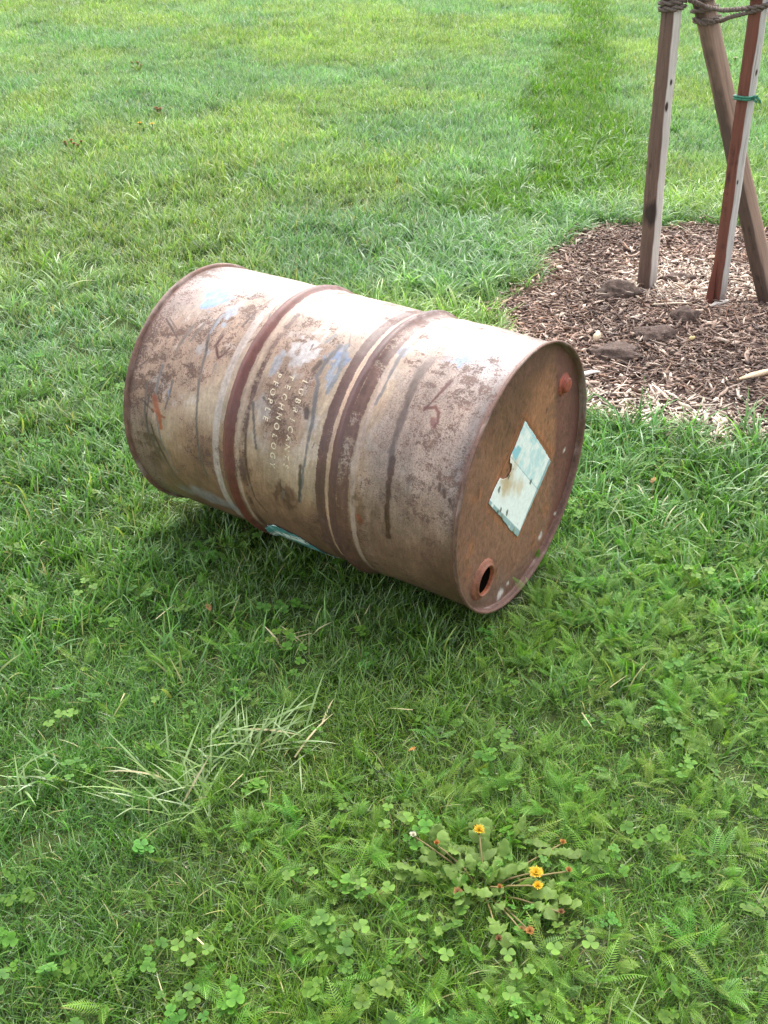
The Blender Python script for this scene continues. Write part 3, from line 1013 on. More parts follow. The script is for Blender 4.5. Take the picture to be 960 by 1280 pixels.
pr = random.Random(3)
meshes = []
NF = 8
for k in range(NF): meshes.append(tuft_mesh('fine', 34, .034, (.024, .058), (.0011, .0023), (.15, 1.2), (.1, 1.0), pr))          # 0-7 short fine turf
for k in range(NF): meshes.append(tuft_mesh('mid', 22, .034, (.035, .085), (.0022, .0046), (.1, .9), (.2, 1.3), pr))               # 8-15 meadow grass
for k in range(NF): meshes.append(tuft_mesh('long', 18, .030, (.07, .15), (.0032, .0060), (.1, .75), (.5, 1.7), pr, 5))            # 16-23 long grass
for k in range(NF): meshes.append(tuft_mesh('far', 50, .085, (.035, .095), (.0034, .0066), (.1, .8), (.2, 1.2), pr, 3))            # 24-31 patches far off


for k in range(NF): meshes.append(tuft_mesh('thatch', 26, .040, (.020, .050), (.0012, .0026), (1.15, 1.5), (.0, .25), pr, 3))    # 32-39 flat, dry blades at the root


def keep(x, y, extra=None):
    d, a, s = under_drum(x, y)
    k = (d > .0) & (bed_d(x, y) > -.01 + rng.normal(0, .02, len(x)))
    return k if extra is None else k & extra


parts = []
x, y = field(650, .45, 3.2)
k = keep(x, y); x, y = x[k], y[k]
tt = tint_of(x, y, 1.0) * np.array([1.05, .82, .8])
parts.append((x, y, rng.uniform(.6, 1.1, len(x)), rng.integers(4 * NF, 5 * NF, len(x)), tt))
# near: short fine turf, thinning into meadow grass beyond the drum
x, y = field(1500, .30, 3.3)
lush = sstep(1.5, 3.0, y + .5 * np.abs(x) + (fbm(x * 2, y * 2, 77, 3) - .5) * 1.2)
k = keep(x, y, rng.random(len(x)) > lush * .75)
x, y = x[k], y[k]
d, _, s = under_drum(x, y)
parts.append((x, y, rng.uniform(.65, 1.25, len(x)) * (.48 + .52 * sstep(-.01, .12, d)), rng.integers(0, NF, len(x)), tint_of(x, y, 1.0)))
parts[-1] = (x, y, parts[-1][2] * (1 - .14 * sstep(-.05, .3, x - .15 * (y - 1)) * sstep(2.2, 1.7, y)), parts[-1][3], parts[-1][4])
x, y = field(620, 1.1, 6.2)
lush = sstep(1.4, 3.0, y + .55 * np.abs(x) + (fbm(x * 2, y * 2, 77, 3) - .5) * 1.2)
k = keep(x, y, rng.random(len(x)) < lush * .95 + .03)
x, y = x[k], y[k]
d, _, s = under_drum(x, y)
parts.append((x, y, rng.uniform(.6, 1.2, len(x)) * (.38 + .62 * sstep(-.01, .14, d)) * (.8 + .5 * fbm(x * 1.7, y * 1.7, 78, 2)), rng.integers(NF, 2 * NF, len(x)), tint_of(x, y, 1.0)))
# long lush fringe round the mulch bed and beside the drum
x, y = field(420, 2.0, 6.5)
bd = bed_d(x, y)
pr_ = np.where(bd < .75, 1.3 * sstep(.75, .15, bd), 0) * sstep(2.9, 3.3, y) + .5 * sstep(.35, .05, np.hypot(x - .75, y - 2.5) - .15) + .10 * sstep(3, 4, y) * sstep(.52, .62, fbm(x * 2.2, y * 2.2, 79, 3))
pr_ = np.maximum(pr_, .5 * sstep(.5, .15, path_d(x, y)))
k = keep(x, y, rng.random(len(x)) < pr_)
x, y = x[k], y[k]
d, _, s = under_drum(x, y)
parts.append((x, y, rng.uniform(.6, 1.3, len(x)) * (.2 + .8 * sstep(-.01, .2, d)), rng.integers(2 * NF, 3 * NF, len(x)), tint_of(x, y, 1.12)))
# farther
x, y = field(230, 5.2, 11)
k = keep(x, y, rng.random(len(x)) < sstep(4.9, 6.2, y + .0))
x, y = x[k], y[k]
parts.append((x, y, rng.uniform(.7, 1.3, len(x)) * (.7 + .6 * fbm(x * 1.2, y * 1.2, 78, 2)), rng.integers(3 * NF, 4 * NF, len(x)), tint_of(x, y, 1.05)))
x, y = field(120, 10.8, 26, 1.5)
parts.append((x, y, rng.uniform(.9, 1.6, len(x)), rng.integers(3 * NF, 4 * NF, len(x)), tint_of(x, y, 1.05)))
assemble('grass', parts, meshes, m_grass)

# clover and yarrow through the near turf
cm = [clover_mesh('clover', 5, pr) for _ in range(8)]
x, y = field(260, .5, 3.4)
f1 = fbm(x * 2.1 + 4, y * 2.1, 121, 3)
pc = .14 + .25 * sstep(.0, .4, x - .1 * y) + .75 * sstep(.50, .64, f1) * (.35 + .65 * sstep(-.2, .5, np.abs(x - .05)))
pc = pc + .4 * sstep(.35, .1, np.hypot(x - .15, y - 1.05))
k = keep(x, y, rng.random(len(x)) < pc * sstep(3.4, 2.2, y))
d, _, s = under_drum(x, y); k &= d > .03
x, y = x[k], y[k]
t = np.stack([rng.uniform(.8, 1.2, len(x)), rng.uniform(.85, 1.15, len(x)), rng.uniform(.7, 1.2, len(x))], -1)
assemble('clover', [(x, y, rng.uniform(.6, 1.15, len(x)), rng.integers(0, 8, len(x)), t)], cm, m_clover, None, .004, .28)
ym = [yarrow_mesh('yarrow', 4, pr) for _ in range(8)]
x, y = field(800, .5, 3.0)
f1 = fbm(x * 1.7 + 14, y * 1.7, 131, 3)
py = .05 + sstep(-.15, .35, x + (f1 - .5) * .9 - .25 * (y - 1.2)) * (.35 + .6 * sstep(.40, .6, f1)) + .22 * sstep(.55, .65, f1)
k = keep(x, y, rng.random(len(x)) < py * .92 * sstep(2.7, 1.9, y) * (1 - .88 * sstep(.16, .09, np.hypot(x - .16, y - 1.10))))
d, _, s = under_drum(x, y); k &= d > .03
x, y = x[k], y[k]
t = np.stack([rng.uniform(.8, 1.2, len(x)), rng.uniform(.85, 1.15, len(x)), rng.uniform(.7, 1.2, len(x))], -1)
assemble('yarrow', [(x, y, rng.uniform(.55, 1.05, len(x)), rng.integers(0, 8, len(x)), t)], ym, m_yarrow, None, .010, .3)

# ------------------------------------------------------------------ mulch bed
m_mulch, nt, bs = new_mat('mulch_soil')
geo = nt.nodes.new('ShaderNodeNewGeometry')
c = ramp(nt, [(.3, G(46, 34, 28)), (.55, G(76, 56, 46)), (.75, G(104, 80, 66))])
nt.links.new(noise(nt, geo.outputs['Position'], 55, 6, .75), c.inputs[0])
nt.links.new(c.outputs[0], bs.inputs['Base Color']); bs.inputs['Roughness'].default_value = .95
bump(nt, bs, noise(nt, geo.outputs['Position'], 120, 5), 1, .012)


def make_bed():
    na, nr = 180, 60
    a = np.linspace(0, 2 * pi, na, endpoint=False); r = np.linspace(0.002, 1.0, nr)
    Rr = (bed_radius(a) - .012)[:, None] * r[None]
    X = BED[0] + Rr * np.cos(a)[:, None]; Y = BED[1] + Rr * np.sin(a)[:, None]
    Z = ground_z(X, Y) + .006 + .004 * fbm(X * 30, Y * 30, 141, 3)
    Z[:, -1] -= .012
    i = np.arange(na * nr).reshape(na, nr); j = np.roll(i, -1, 0)
    q = np.stack([i[:, :-1], i[:, 1:], j[:, 1:], j[:, :-1]], -1).reshape(-1, 4)
    return mesh_np('mulch_bed', np.stack([X, Y, Z], -1).reshape(-1, 3), quads=q)


tag(obj('mulch_bed', make_bed(), m_mulch), kind='structure')

m_chip, nt, bs = new_mat('wood_chip')
pa = attribute(nt, 'paint'); geo = nt.nodes.new('ShaderNodeNewGeometry')
tone = maprange(nt, noise(nt, geo.outputs['Position'], 260, 4), .3, .7, .75, 1.2)
vm = nt.nodes.new('ShaderNodeVectorMath'); vm.operation = 'SCALE'
nt.links.new(pa.outputs['Color'], vm.inputs[0]); nt.links.new(tone, vm.inputs['Scale'])
nt.links.new(vm.outputs[0], bs.inputs['Base Color']); bs.inputs['Roughness'].default_value = .7


def chip_batch(x, y, z, L, W, T, az, pit, rol, bend, col):
    """splintered slivers, 3 sections x 4 corners each, bent along their length"""
    n = len(x)
    st = np.array([-1, -.35, .3, 1.]); ws = np.array([.35, 1, .9, .25])
    cy = np.array([-1, 1, 1, -1.]); cz = np.array([-1, -1, 1, 1.])
    lx = st[None, :, None] * L[:, None, None] / 2 * np.ones((1, 1, 4))
    jit = rng.uniform(.7, 1.3, (n, 4, 4))
    ly = cy[None, None] * ws[None, :, None] * W[:, None, None] / 2 * jit + rng.normal(0, .12, (n, 4, 1)) * W[:, None, None]
    lz = cz[None, None] * T[:, None, None] / 2 * (.4 + .6 * ws)[None, :, None] * jit - bend[:, None, None] * (st ** 2)[None, :, None] * L[:, None, None]
    c, s = np.cos(rol)[:, None, None], np.sin(rol)[:, None, None]
    ly, lz = ly * c - lz * s, ly * s + lz * c
    c, s = np.cos(pit)[:, None, None], np.sin(pit)[:, None, None]
    lx, lz = lx * c - lz * s, lx * s + lz * c
    c, s = np.cos(az)[:, None, None], np.sin(az)[:, None, None]
    lx, ly = lx * c - ly * s, lx * s + ly * c
    V = np.stack([lx + x[:, None, None], ly + y[:, None, None], lz + z[:, None, None]], -1).reshape(n, 16, 3)
    q = []
    for k in range(3):
        for m in range(4):
            q.append((4 * k + m, 4 * k + (m + 1) % 4, 4 * k + 4 + (m + 1) % 4, 4 * k + 4 + m))
    q += [(3, 2, 1, 0), (12, 13, 14, 15)]
    Q = (np.array(q)[None] + 16 * np.arange(n)[:, None, None]).reshape(-1, 4)
    C = np.repeat(col, 16, 0)
    return V.reshape(-1, 3), Q, C


def chip_points(n, rmax=1.0):
    a = rng.uniform(0, 2 * pi, n); r = np.sqrt(rng.random(n)) * rmax
    rr = bed_radius(a) * r
    return BED[0] + rr * np.cos(a), BED[1] + rr * np.sin(a)


n = 34000
x, y = chip_points(n, 1.02)
L = np.clip(rng.lognormal(np.log(.024), .62, n), .007, .10); W = np.clip(rng.lognormal(np.log(.0058), .5, n), .002, .018) ; T = rng.uniform(.0012, .004, n)
pal = np.array([lin(114, 90, 76), lin(138, 112, 96), lin(160, 136, 118), lin(86, 66, 56), lin(190, 170, 152), lin(132, 100, 78)])
pi_ = rng.choice(6, n, p=[.25, .24, .17, .16, .10, .08])
col = pal[pi_] * rng.uniform(.7, 1.25, n)[:, None]
# bleached drift along the near edge and between the stakes
col = col * (.62 + .76 * fbm(x * 3.5, y * 3.5, 171, 3))[:, None]
bl = np.maximum(sstep(.34, .10, -bed_d(x, y)) * sstep(3.2, 2.9, y) * sstep(1.25, .95, x), sstep(.32, .12, np.hypot((x - 1.18) * .8, (y - 3.98))))
wb = (rng.random(n) < bl * .78)[:, None]
col = np.where(wb, lin(206, 188, 170) * rng.uniform(.75, 1.15, n)[:, None], col)
V, Q, C = chip_batch(x, y, ground_z(x, y) + .008 + rng.exponential(.006, n), L, W, T, rng.uniform(0, 2 * pi, n), rng.normal(0, .28, n), rng.normal(0, .6, n), rng.normal(0, .05, n), col)
me = mesh_np('wood_chips', V, quads=Q, smooth=False); attr_c(me, 'paint', C)
tag(obj('wood_chips', me, m_chip), kind='stuff')


def one_chip(name, px, py, L, W, T, az, pit, col, label, group=None, lift=.016, bend=.04, cat='wood chip'):
    A = lambda v: np.array([v], float)
    V, Q, C = chip_batch(A(0), A(0), A(0), A(L), A(W), A(T), A(az), A(pit), A(rng.normal(0, .3)), A(bend), np.array([col]))
    me = mesh_np(name, V, quads=Q, smooth=False); attr_c(me, 'paint', C)
    o = obj(name, me, m_chip)
    o.location = (px, py, float(ground_z(px, py)) + lift)
    return tag(o, label, cat, group)


one_chip('stick', 1.20, 3.06, .17, .018, .012, .40, .06, lin(206, 180, 148), 'longest pale split stick on the mulch at the right edge', lift=.03, cat='stick')
one_chip('stick', .655, 3.07, .085, .016, .008, .35, .05, lin(222, 212, 200), 'white split stick on the mulch just beside the drum rim', lift=.025, cat='stick')
one_chip('wood_chip', .735, 3.37, .045, .024, .012, 1.2, .5, lin(214, 190, 158), 'chunky cream wood chip standing up between drum and left stake', lift=.03)
one_chip('stick', 1.07, 3.69, .15, .008, .006, .03, .02, lin(200, 180, 156), 'thin pale twig lying in front of the red stake', lift=.03, cat='stick')
one_chip('stick', 1.255, 3.715, .09, .016, .010, .5, .1, lin(206, 196, 184), 'grey white splinter of wood against the foot of the red stake', lift=.025, cat='stick')
one_chip('wood_chip', 1.16, 3.34, .06, .018, .010, 2.6, .1, lin(196, 176, 156), 'broad pale chip on the mulch above the longest stick', lift=.025)
one_chip('wood_chip', 1.06, 3.36, .02, .02, .012, .2, .2, lin(222, 200, 140), 'small yellow wood chip on the brown mulch', lift=.03)
xs, ys = chip_points(60, .93)
for k in range(60):
    if ys[k] > 4.6 or xs[k] > 1.9: continue
    one_chip('wood_chip', float(xs[k]), float(ys[k]), rng.uniform(.025, .065), rng.uniform(.005, .012), rng.uniform(.003, .006), rng.uniform(0, 6.28), rng.normal(0, .2),
             lin(186, 166, 146) * rng.uniform(.8, 1.1), 'one of many loose pale wood chips strewn over the brown mulch bed', 'loose pale chips on the mulch bed', lift=.022)

# clods of dark soil
m_clod, nt, bs = new_mat('dark_soil_clod')
tc = nt.nodes.new('ShaderNodeTexCoord')
c = ramp(nt, [(.3, G(60, 49, 43)), (.6, G(98, 80, 70)), (.8, G(138, 116, 102))])
nt.links.new(noise(nt, tc.outputs['Object'], 60, 6, .7), c.inputs[0]); nt.links.new(c.outputs[0], bs.inputs['Base Color'])
bs.inputs['Roughness'].default_value = .95
bump(nt, bs, noise(nt, tc.outputs['Object'], 110, 5), .9, .006)


def clod(px, py, sx, sy, sz, label, seed):
    bm = bmesh.new(); bmesh.ops.create_icosphere(bm, subdivisions=4, radius=1)
    for v in bm.verts:
        p = v.co
        n = float(fbm(np.array(p.x * 1.6 + seed * 9), np.array(p.y * 1.6 + p.z * 2.1), 150 + seed, 4))
        n2 = float(vnoise(np.array(p.x * 7 + p.z * 5), np.array(p.y * 7 - p.z * 3), 160 + seed))
        v.co = p * (.5 + .75 * n + .26 * n2)
        v.co = Vector((v.co.x * sx, v.co.y * sy, v.co.z * sz))
    me = bpy.data.meshes.new('soil_clod'); bm.to_mesh(me); bm.free()
    me.polygons.foreach_set('use_smooth', np.ones(len(me.polygons), bool))
    o = obj('soil_clod', me, m_clod); o.location = (px, py, float(ground_z(px, py)) + .010)
    return tag(o, label, 'soil clod', 'dark soil clods on the mulch')


clod(.895, 3.82, .085, .06, .05, 'dark crumbly soil clod at the foot of the left stake', 1)
clod(.785, 3.255, .082, .075, .035, 'broad dark grey soil clod nearest the drum', 2)
clod(1.095, 3.58, .05, .05, .042, 'round brown soil clod in front of the red stake', 3)
clod(.945, 3.43, .08, .06, .03, 'low brown heap of soil in the middle of the mulch', 4)
clod(1.17, 3.99, .08, .04, .026, 'flat dark soil clod between the left stake and the red stake', 5)

# ------------------------------------------------------------------ stakes


def wood_mat(name, brown, dark, greyc, pale, split, soft, wav=.010, seedv=0.0, knots=()):
    """grey bleached faces against stained brown ones: the border wanders along the grain"""
    m, nt, bs = new_mat(name)
    tc = nt.nodes.new('ShaderNodeTexCoord'); P = tc.outputs['Object']
    mp = nt.nodes.new('ShaderNodeMapping'); mp.inputs['Scale'].default_value = (1, 1, .06); mp.inputs['Location'].default_value = (seedv, seedv, seedv)
    nt.links.new(P, mp.inputs['Vector'])
    gr = noise(nt, mp.outputs[0], 130, 5, .7); gr2 = noise(nt, mp.outputs[0], 38, 4, .6, .6); pn = noise(nt, P, 5 + seedv, 3, .5); kn = noise(nt, P, 14, 3)
    sep = nt.nodes.new('ShaderNodeSeparateXYZ'); nt.links.new(P, sep.inputs[0])
    e = math_n(nt, 'ADD', sep.outputs['X'], math_n(nt, 'MULTIPLY', math_n(nt, 'SUBTRACT', pn, .5), wav * 4))
    e = math_n(nt, 'ADD', e, math_n(nt, 'MULTIPLY', math_n(nt, 'SUBTRACT', gr2, .5), wav * 1.2))
    w = maprange(nt, e, split - soft, split + soft)
    cb = mix(nt, maprange(nt, gr, .3, .7), dark, brown)
    cb = mix(nt, maprange(nt, math_n(nt, 'MULTIPLY', gr2, kn), .30, .40), cb, tuple(np.array(dark) * .55))
    cg = mix(nt, maprange(nt, gr, .3, .75), greyc, pale)
    cg = mix(nt, maprange(nt, gr2, .62, .72, 0, .7), cg, tuple(np.array(dark) * 1.1))
    c = mix(nt, w, cb, cg)
    for (kx, ky, kz, ks) in knots:
        km = nt.nodes.new('ShaderNodeMapping'); km.inputs['Location'].default_value = (-kx / ks, -ky / ks, -kz / (ks * 1.7)); km.inputs['Scale'].default_value = (1 / ks, 1 / ks, 1 / (ks * 1.7))
        nt.links.new(P, km.inputs['Vector'])
        ln = nt.nodes.new('ShaderNodeVectorMath'); ln.operation = 'LENGTH'; nt.links.new(km.outputs[0], ln.inputs[0])
        kw = maprange(nt, math_n(nt, 'ADD', ln.outputs['Value'], math_n(nt, 'MULTIPLY', math_n(nt, 'SUBTRACT', gr2, .5), 1.6)), 1.2, .6)
        c = mix(nt, kw, c, tuple(np.array(dark) * .42))
    # darker towards the foot
    ft = maprange(nt, math_n(nt, 'ADD', sep.outputs['Z'], math_n(nt, 'MULTIPLY', math_n(nt, 'SUBTRACT', gr2, .5), .14)), .16, .06, 0, .6)
    c = mix(nt, ft, c, tuple(np.array(dark) * .7))
    nt.links.new(c, bs.inputs['Base Color']); bs.inputs['Roughness'].default_value = .75
    bs.inputs['Specular IOR Level'].default_value = .3
    bump(nt, bs, math_n(nt, 'ADD', gr, math_n(nt, 'MULTIPLY', gr2, .8)), .6, .003)
    return m


def square_post(name, L, a, b, seed, taper=.06, warp=.004):
    """sawn post along local Z with worn arrises and a little warp"""
    nr = 64; per = 20
    V = []
    for k in range(nr + 1):
        t = k / nr; z = L * t
        sx = 1 - taper * t
        ox = warp * (float(vnoise(np.array(t * 3.1 + seed), np.array(.5), seed)) - .5) * 2
        oy = warp * (float(vnoise(np.array(t * 2.7 - seed), np.array(1.5), seed + 1)) - .5) * 2
        for j in range(per):
            th = 2 * pi * j / per + pi / per
            c, s = cos(th), sin(th)
            e = 7
            rr = 1 / (abs(c) ** e + abs(s) ** e) ** (1 / e)
            wob = 1 + .05 * (float(vnoise(np.array(t * 40), np.array(j * 1.7), seed + 5)) - .5) + .07 * (float(vnoise(np.array(t * 9), np.array(j * .8), seed + 6)) - .5)
            V.append((ox + a / 2 * sx * rr * c * wob, oy + b / 2 * sx * rr * s * wob, z))
    F = []
    for k in range(nr):
        for j in range(per):
            F.append((k * per + j, k * per + (j + 1) % per, (k + 1) * per + (j + 1) % per, (k + 1) * per + j))
    F.append(tuple(range(per))[::-1]); F.append(tuple(nr * per + j for j in range(per)))
    return mesh_np(name, V, faces=F, smooth=True)


def aim(o, p0, p1, spin):
    d = Vector(p1) - Vector(p0)
    z = d.normalized(); x = Vector((cos(spin), sin(spin), 0)); x = (x - z * x.dot(z)).normalized(); yv = z.cross(x)
    q = Matrix((x, yv, z)).transposed().to_quaternion()
    o.location = p0
    o.rotation_mode = 'QUATERNION'
    o.rotation_quaternion = q
    return d.length


m_w1 = wood_mat('weathered_brown_stake', G(120, 94, 80), G(88, 69, 60), G(184, 174, 164), G(222, 214, 204), -.018, .003, .005, 0.3, [(-.031, -.008, .345, .026), (.0, -.028, .80, .006), (-.012, -.028, .72, .009)])
m_w2 = wood_mat('red_stained_stake', G(126, 76, 60), G(94, 58, 48), G(168, 160, 152), G(206, 200, 192), -.017, .002, .004, 1.7, [(.005, -.023, .86, .007), (-.01, -.023, .5, .005)])
m_w3 = wood_mat('dull_brown_stake', G(96, 78, 66), G(72, 58, 50), G(120, 94, 78), G(150, 126, 108), -.025, .003, .004, 2.9)

S1a, S1b = (1.0226, 3.898, -.06), (.974, 3.938, 1.28)
S2a, S2b = (1.260, 3.761, -.06), (1.202, 3.722, 1.30)
S3a, S3b = (1.466, 3.73, -.06), (1.006, 4.10, 1.30)
st1 = empty('stake'); L1 = aim(st1, S1a, S1b, rad(38))
obj('post', square_post('post', L1, .058, .056, 3), m_w1, st1)
tag(st1, 'upright stake with brown left face and grey right face, leftmost of the three', 'stake', 'wooden tree stakes')
st2 = empty('stake'); L2 = aim(st2, S2a, S2b, rad(40))
obj('post', square_post('post', L2, .050, .046, 11, .02), m_w2, st2)
tag(st2, 'red stained stake with one bleached face, crossing in front of the leaning stake', 'stake', 'wooden tree stakes')
st3 = empty('stake'); L3 = aim(st3, S3a, S3b, rad(30))
obj('post', square_post('post', L3, .062, .058, 19, .05), m_w3, st3)
tag(st3, 'dull brown stake leaning steeply behind the red one', 'stake', 'wooden tree stakes')
# splinter split off the foot of the red stake
me = square_post('splinter', .28, .012, .030, 31, .85, .002)
m_w2b = wood_mat('red_stained_splinter', G(134, 74, 56), G(100, 56, 46), G(150, 90, 70), G(176, 120, 96), .004, .002, .004, 1.1)
spn = obj('splinter', me, m_w2b, st2); spn.location = (-.036, .012, .05); spn.rotation_euler = (.0, .10, 0)


# ------------------------------------------------------------------ rope and tie
def on(a, b, z):
    t = (z - a[2]) / (b[2] - a[2]); return np.array(a) + (np.array(b) - np.array(a)) * t


def sweep(path, radius, ns=6):
    return stem_mesh(path, radius, radius, ns)


m_rope, nt, bs = new_mat('weathered_hessian_rope')
tc = nt.nodes.new('ShaderNodeTexCoord')
c = ramp(nt, [(.3, G(78, 66, 58)), (.6, G(116, 102, 92)), (.8, G(150, 136, 124))])
nt.links.new(noise(nt, tc.outputs['Object'], 160, 5, .7), c.inputs[0]); nt.links.new(c.outputs[0], bs.inputs['Base Color'])
bs.inputs['Roughness'].default_value = .9
bump(nt, bs, noise(nt, tc.outputs['Object'], 400, 4), .8, .002)

rope = empty('tie_rope', (1.10, 3.92, .97))
tag(rope, 'twisted grey brown rope tying the three wooden stakes together near their tops', 'rope')


def rope_part(name, pts, r, strands=2, turns=10, kind='strand'):
    pts = np.array(pts, float)
    # resample
    seg = np.linalg.norm(np.diff(pts, axis=0), axis=1); s = np.concatenate([[0], np.cumsum(seg)])
    n = max(24, int(s[-1] / .006)); tt = np.linspace(0, s[-1], n)
    P_ = np.stack([np.interp(tt, s, pts[:, k]) for k in range(3)], -1)
    for _ in range(3): P_[1:-1] = (P_[:-2] + 2 * P_[1:-1] + P_[2:]) / 4
    V, F = [], []
    d = np.gradient(P_, axis=0); d /= np.linalg.norm(d, axis=1)[:, None]
    a = np.cross(d, (0.1, 0, 1.)); a /= np.linalg.norm(a, axis=1)[:, None]; b = np.cross(d, a)
    for k in range(strands):
        ph = 2 * pi * k / strands + np.linspace(0, turns * 2 * pi, n)
        Q_ = P_ + (a * np.cos(ph)[:, None] + b * np.sin(ph)[:, None]) * r * .55
        Q_ += rng.normal(0, r * .06, Q_.shape)
        v, f = sweep(Q_, r * .62, 6)
        o = len(V); V += v; F += [tuple(o + i for i in x) for x in f]
    me = mesh_np(name, np.array(V) - np.array(rope.location), faces=F)
    return obj(name, me, m_rope, rope)


def wrap(post, z0, z1, turns, half, r, spin):
    pts = []
    for k in range(int(turns * 20) + 1):
        t = k / (turns * 20)
        c0 = on(*post, z0 + (z1 - z0) * t)
        an = 2 * pi * turns * t + spin
        e = 5; cc, s_ = cos(an), sin(an); rr = half / (abs(cc) ** e + abs(s_) ** e) ** (1 / e)
        sp = spin
        pts.append(c0 + np.array([rr * (cc * cos(sp) - s_ * sin(sp)), rr * (cc * sin(sp) + s_ * cos(sp)), 0]))
    return pts


S1, S2, S3 = (S1a, S1b), (S2a, S2b), (S3a, S3b)
rope_part('wrapped_loops', wrap(S1, .965, 1.06, 5, .035, .012, rad(38)), .0085, 2, 16)
rope_part('wrapped_loops', wrap(S3, .915, 1.04, 4, .038, .012, rad(30)), .0075, 2, 14)
rope_part('wrapped_loops', wrap(S2, .985, 1.08, 3, .032, .010, rad(40)), .0072, 2, 12)
a1 = on(*S1, .985) + [.03, -.03, 0]; a3 = on(*S3, .975) + [-.01, -.04, 0]; a2 = on(*S2, 1.0) + [-.02, -.025, 0]
rope_part('strand', [a1 + [-.01, 0, .03], a1 * .5 + a3 * .5 + [0, -.01, .012], a3, a3 * .6 + a2 * .4 + [0, -.0, -.012], a2 * .8 + a3 * .2 + [0, 0, -.006], a2 + [.02, 0, .0]], .0078, 2, 13)
b3 = on(*S3, .928) + [-.012, -.04, 0]
rope_part('strand', [on(*S3, .935) + [-.045, 0, 0], b3 + [-.01, 0, -.008], b3 + [.05, 0, .004], b3 * .5 + a2 * .5 + [0, 0, -.008], a2 + [.0, -.004, -.012], a2 + [.03, .0, -.006]], .0075, 2, 12)
rope_part('strand', [a2 + [.03, .0, .0], a2 + [.16, .03, .03], a2 + [.5, .15, .06]], .0075, 2, 14)

m_gr, nt, bs = new_mat('green_plastic_tie')
tc = nt.nodes.new('ShaderNodeTexCoord')
c = ramp(nt, [(.3, G(30, 92, 74)), (.7, G(62, 138, 108))])
nt.links.new(noise(nt, tc.outputs['Object'], 90, 3), c.inputs[0]); nt.links.new(c.outputs[0], bs.inputs['Base Color'])
bs.inputs['Roughness'].default_value = .45
tie = empty('garden_tie', tuple(on(*S2, .72)))
tag(tie, 'green plastic garden tie knotted round the red stained stake', 'garden tie')
pts = [np.array(p) - np.array(tie.location) for p in wrap(S2, .713, .725, 1.6, .0315, .004, rad(40))]
v, f = sweep(pts, .0042, 6); v = [tuple(q) for q in v]
obj('loop', mesh_np('loop', v, faces=f), m_gr, tie)
v, f = sweep([(.012, -.036, .004), (.022, -.042, .008), (.030, -.044, .002), (.026, -.044, -.008), (.016, -.042, -.003), (.014, -.040, .008), (.026, -.046, .011)], .0045, 6)
obj('knot', mesh_np('knot', v, faces=f), m_gr, tie)
v, f = sweep([(.024, -.044, .003), (.034, -.047, -.002), (.037, -.049, -.012)], .0035, 6)
obj('loose_end', mesh_np('loose_end', v, faces=f), m_gr, tie)

# ------------------------------------------------------------------ single plants in the turf
m_dleaf = own_leaf_mat('dandelion_leaf', G(82, 112, 44), G(132, 158, 80), .5, .4)
m_dstem = own_leaf_mat('dandelion_stem', G(130, 110, 74), G(152, 140, 96), .5, .2)
m_yel = own_leaf_mat('yellow_petals', G(212, 160, 26), G(234, 196, 60), .5, .3)
m_ora = own_leaf_mat('withered_petals', G(150, 100, 56), G(190, 138, 78), .6, .2)
m_brn = own_leaf_mat('brown_petals', G(122, 90, 56), G(164, 124, 84), .7, .15)
m_wht = own_leaf_mat('white_fluff', G(214, 206, 176), G(240, 236, 214), .7, .3)
m_cl2 = own_leaf_mat('clover_single_leaf', G(72, 108, 36), G(110, 146, 50), .5, .3)
m_coarse = own_leaf_mat('coarse_grass_blade', G(100, 130, 64), G(152, 174, 112), .32, .3, spec=.8)
m_straw = own_leaf_mat('dry_blade', G(176, 162, 116), G(206, 196, 156), .5, .2)


def add_mesh(name, V, F, H, mat, parent=None, smooth=True):
    me = mesh_np(name, V, faces=F, smooth=smooth); attr_f(me, 'h', H if len(H) else np.zeros(len(V)))
    return obj(name, me, mat, parent)


def lobed_leaf(L, W, az, lean, curl, r):
    n = 12
    V, F, H = [], [], []
    p = np.array([0., 0, .004]); ang = lean; d = np.array([cos(az), sin(az)]); s = np.array([-sin(az), cos(az), 0])
    tw = r.uniform(-.5, .5)
    for k in range(n + 1):
        t = k / n
        fw = np.array([d[0] * sin(ang), d[1] * sin(ang), cos(ang)]); up = np.cross(s, fw)
        env = (math.sin(pi * min(t, 1) ** 1.6)) ** .8 * W / 2 + .002
        lobe = 1 - .24 * (k % 2) * (t < .85)
        w = env * lobe
        sv = s * cos(tw * t) + up * sin(tw * t)
        wav = r.uniform(-.004, .004)
        V += [p - sv * w + up * (.18 * w + wav), p - up * .0012, p + sv * w * r.uniform(.85, 1.15) + up * (.18 * w - wav)]; H += [.7, .25, .8]
        p = p + fw * L / n; ang += curl / n
        p[2] = max(p[2], .006)
    for k in range(n):
        a = 3 * k; F += [(a, a + 1, a + 4, a + 3), (a + 1, a + 2, a + 5, a + 4)]
    return V, F, H


def flower_head(rad_, n, r, closed=0.3, layers=2):
    V, F, H = [], [], []
    for ly in range(layers):
        for k in range(n):
            az = 2 * pi * k / n + ly * .3 + r.uniform(-.12, .12)
            el = closed + ly * .35 + r.uniform(-.15, .15)
            L = rad_ * (1 - .22 * ly) * r.uniform(.8, 1.1); w = rad_ * .11
            d = np.array([cos(az) * cos(el), sin(az) * cos(el), sin(el)]); s = np.array([-sin(az), cos(az), 0])
            b = len(V)
            V += [d * .15 * L - s * w * .5, d * .15 * L + s * w * .5, d * L * .7 + s * w, d * L * .7 - s * w, d * L + np.array([0, 0, -.1 * L])]
            F += [(b, b + 1, b + 2, b + 3), (b + 3, b + 2, b + 4)]; H += [.1, .1, .7, .7, 1]
    return V, F, H


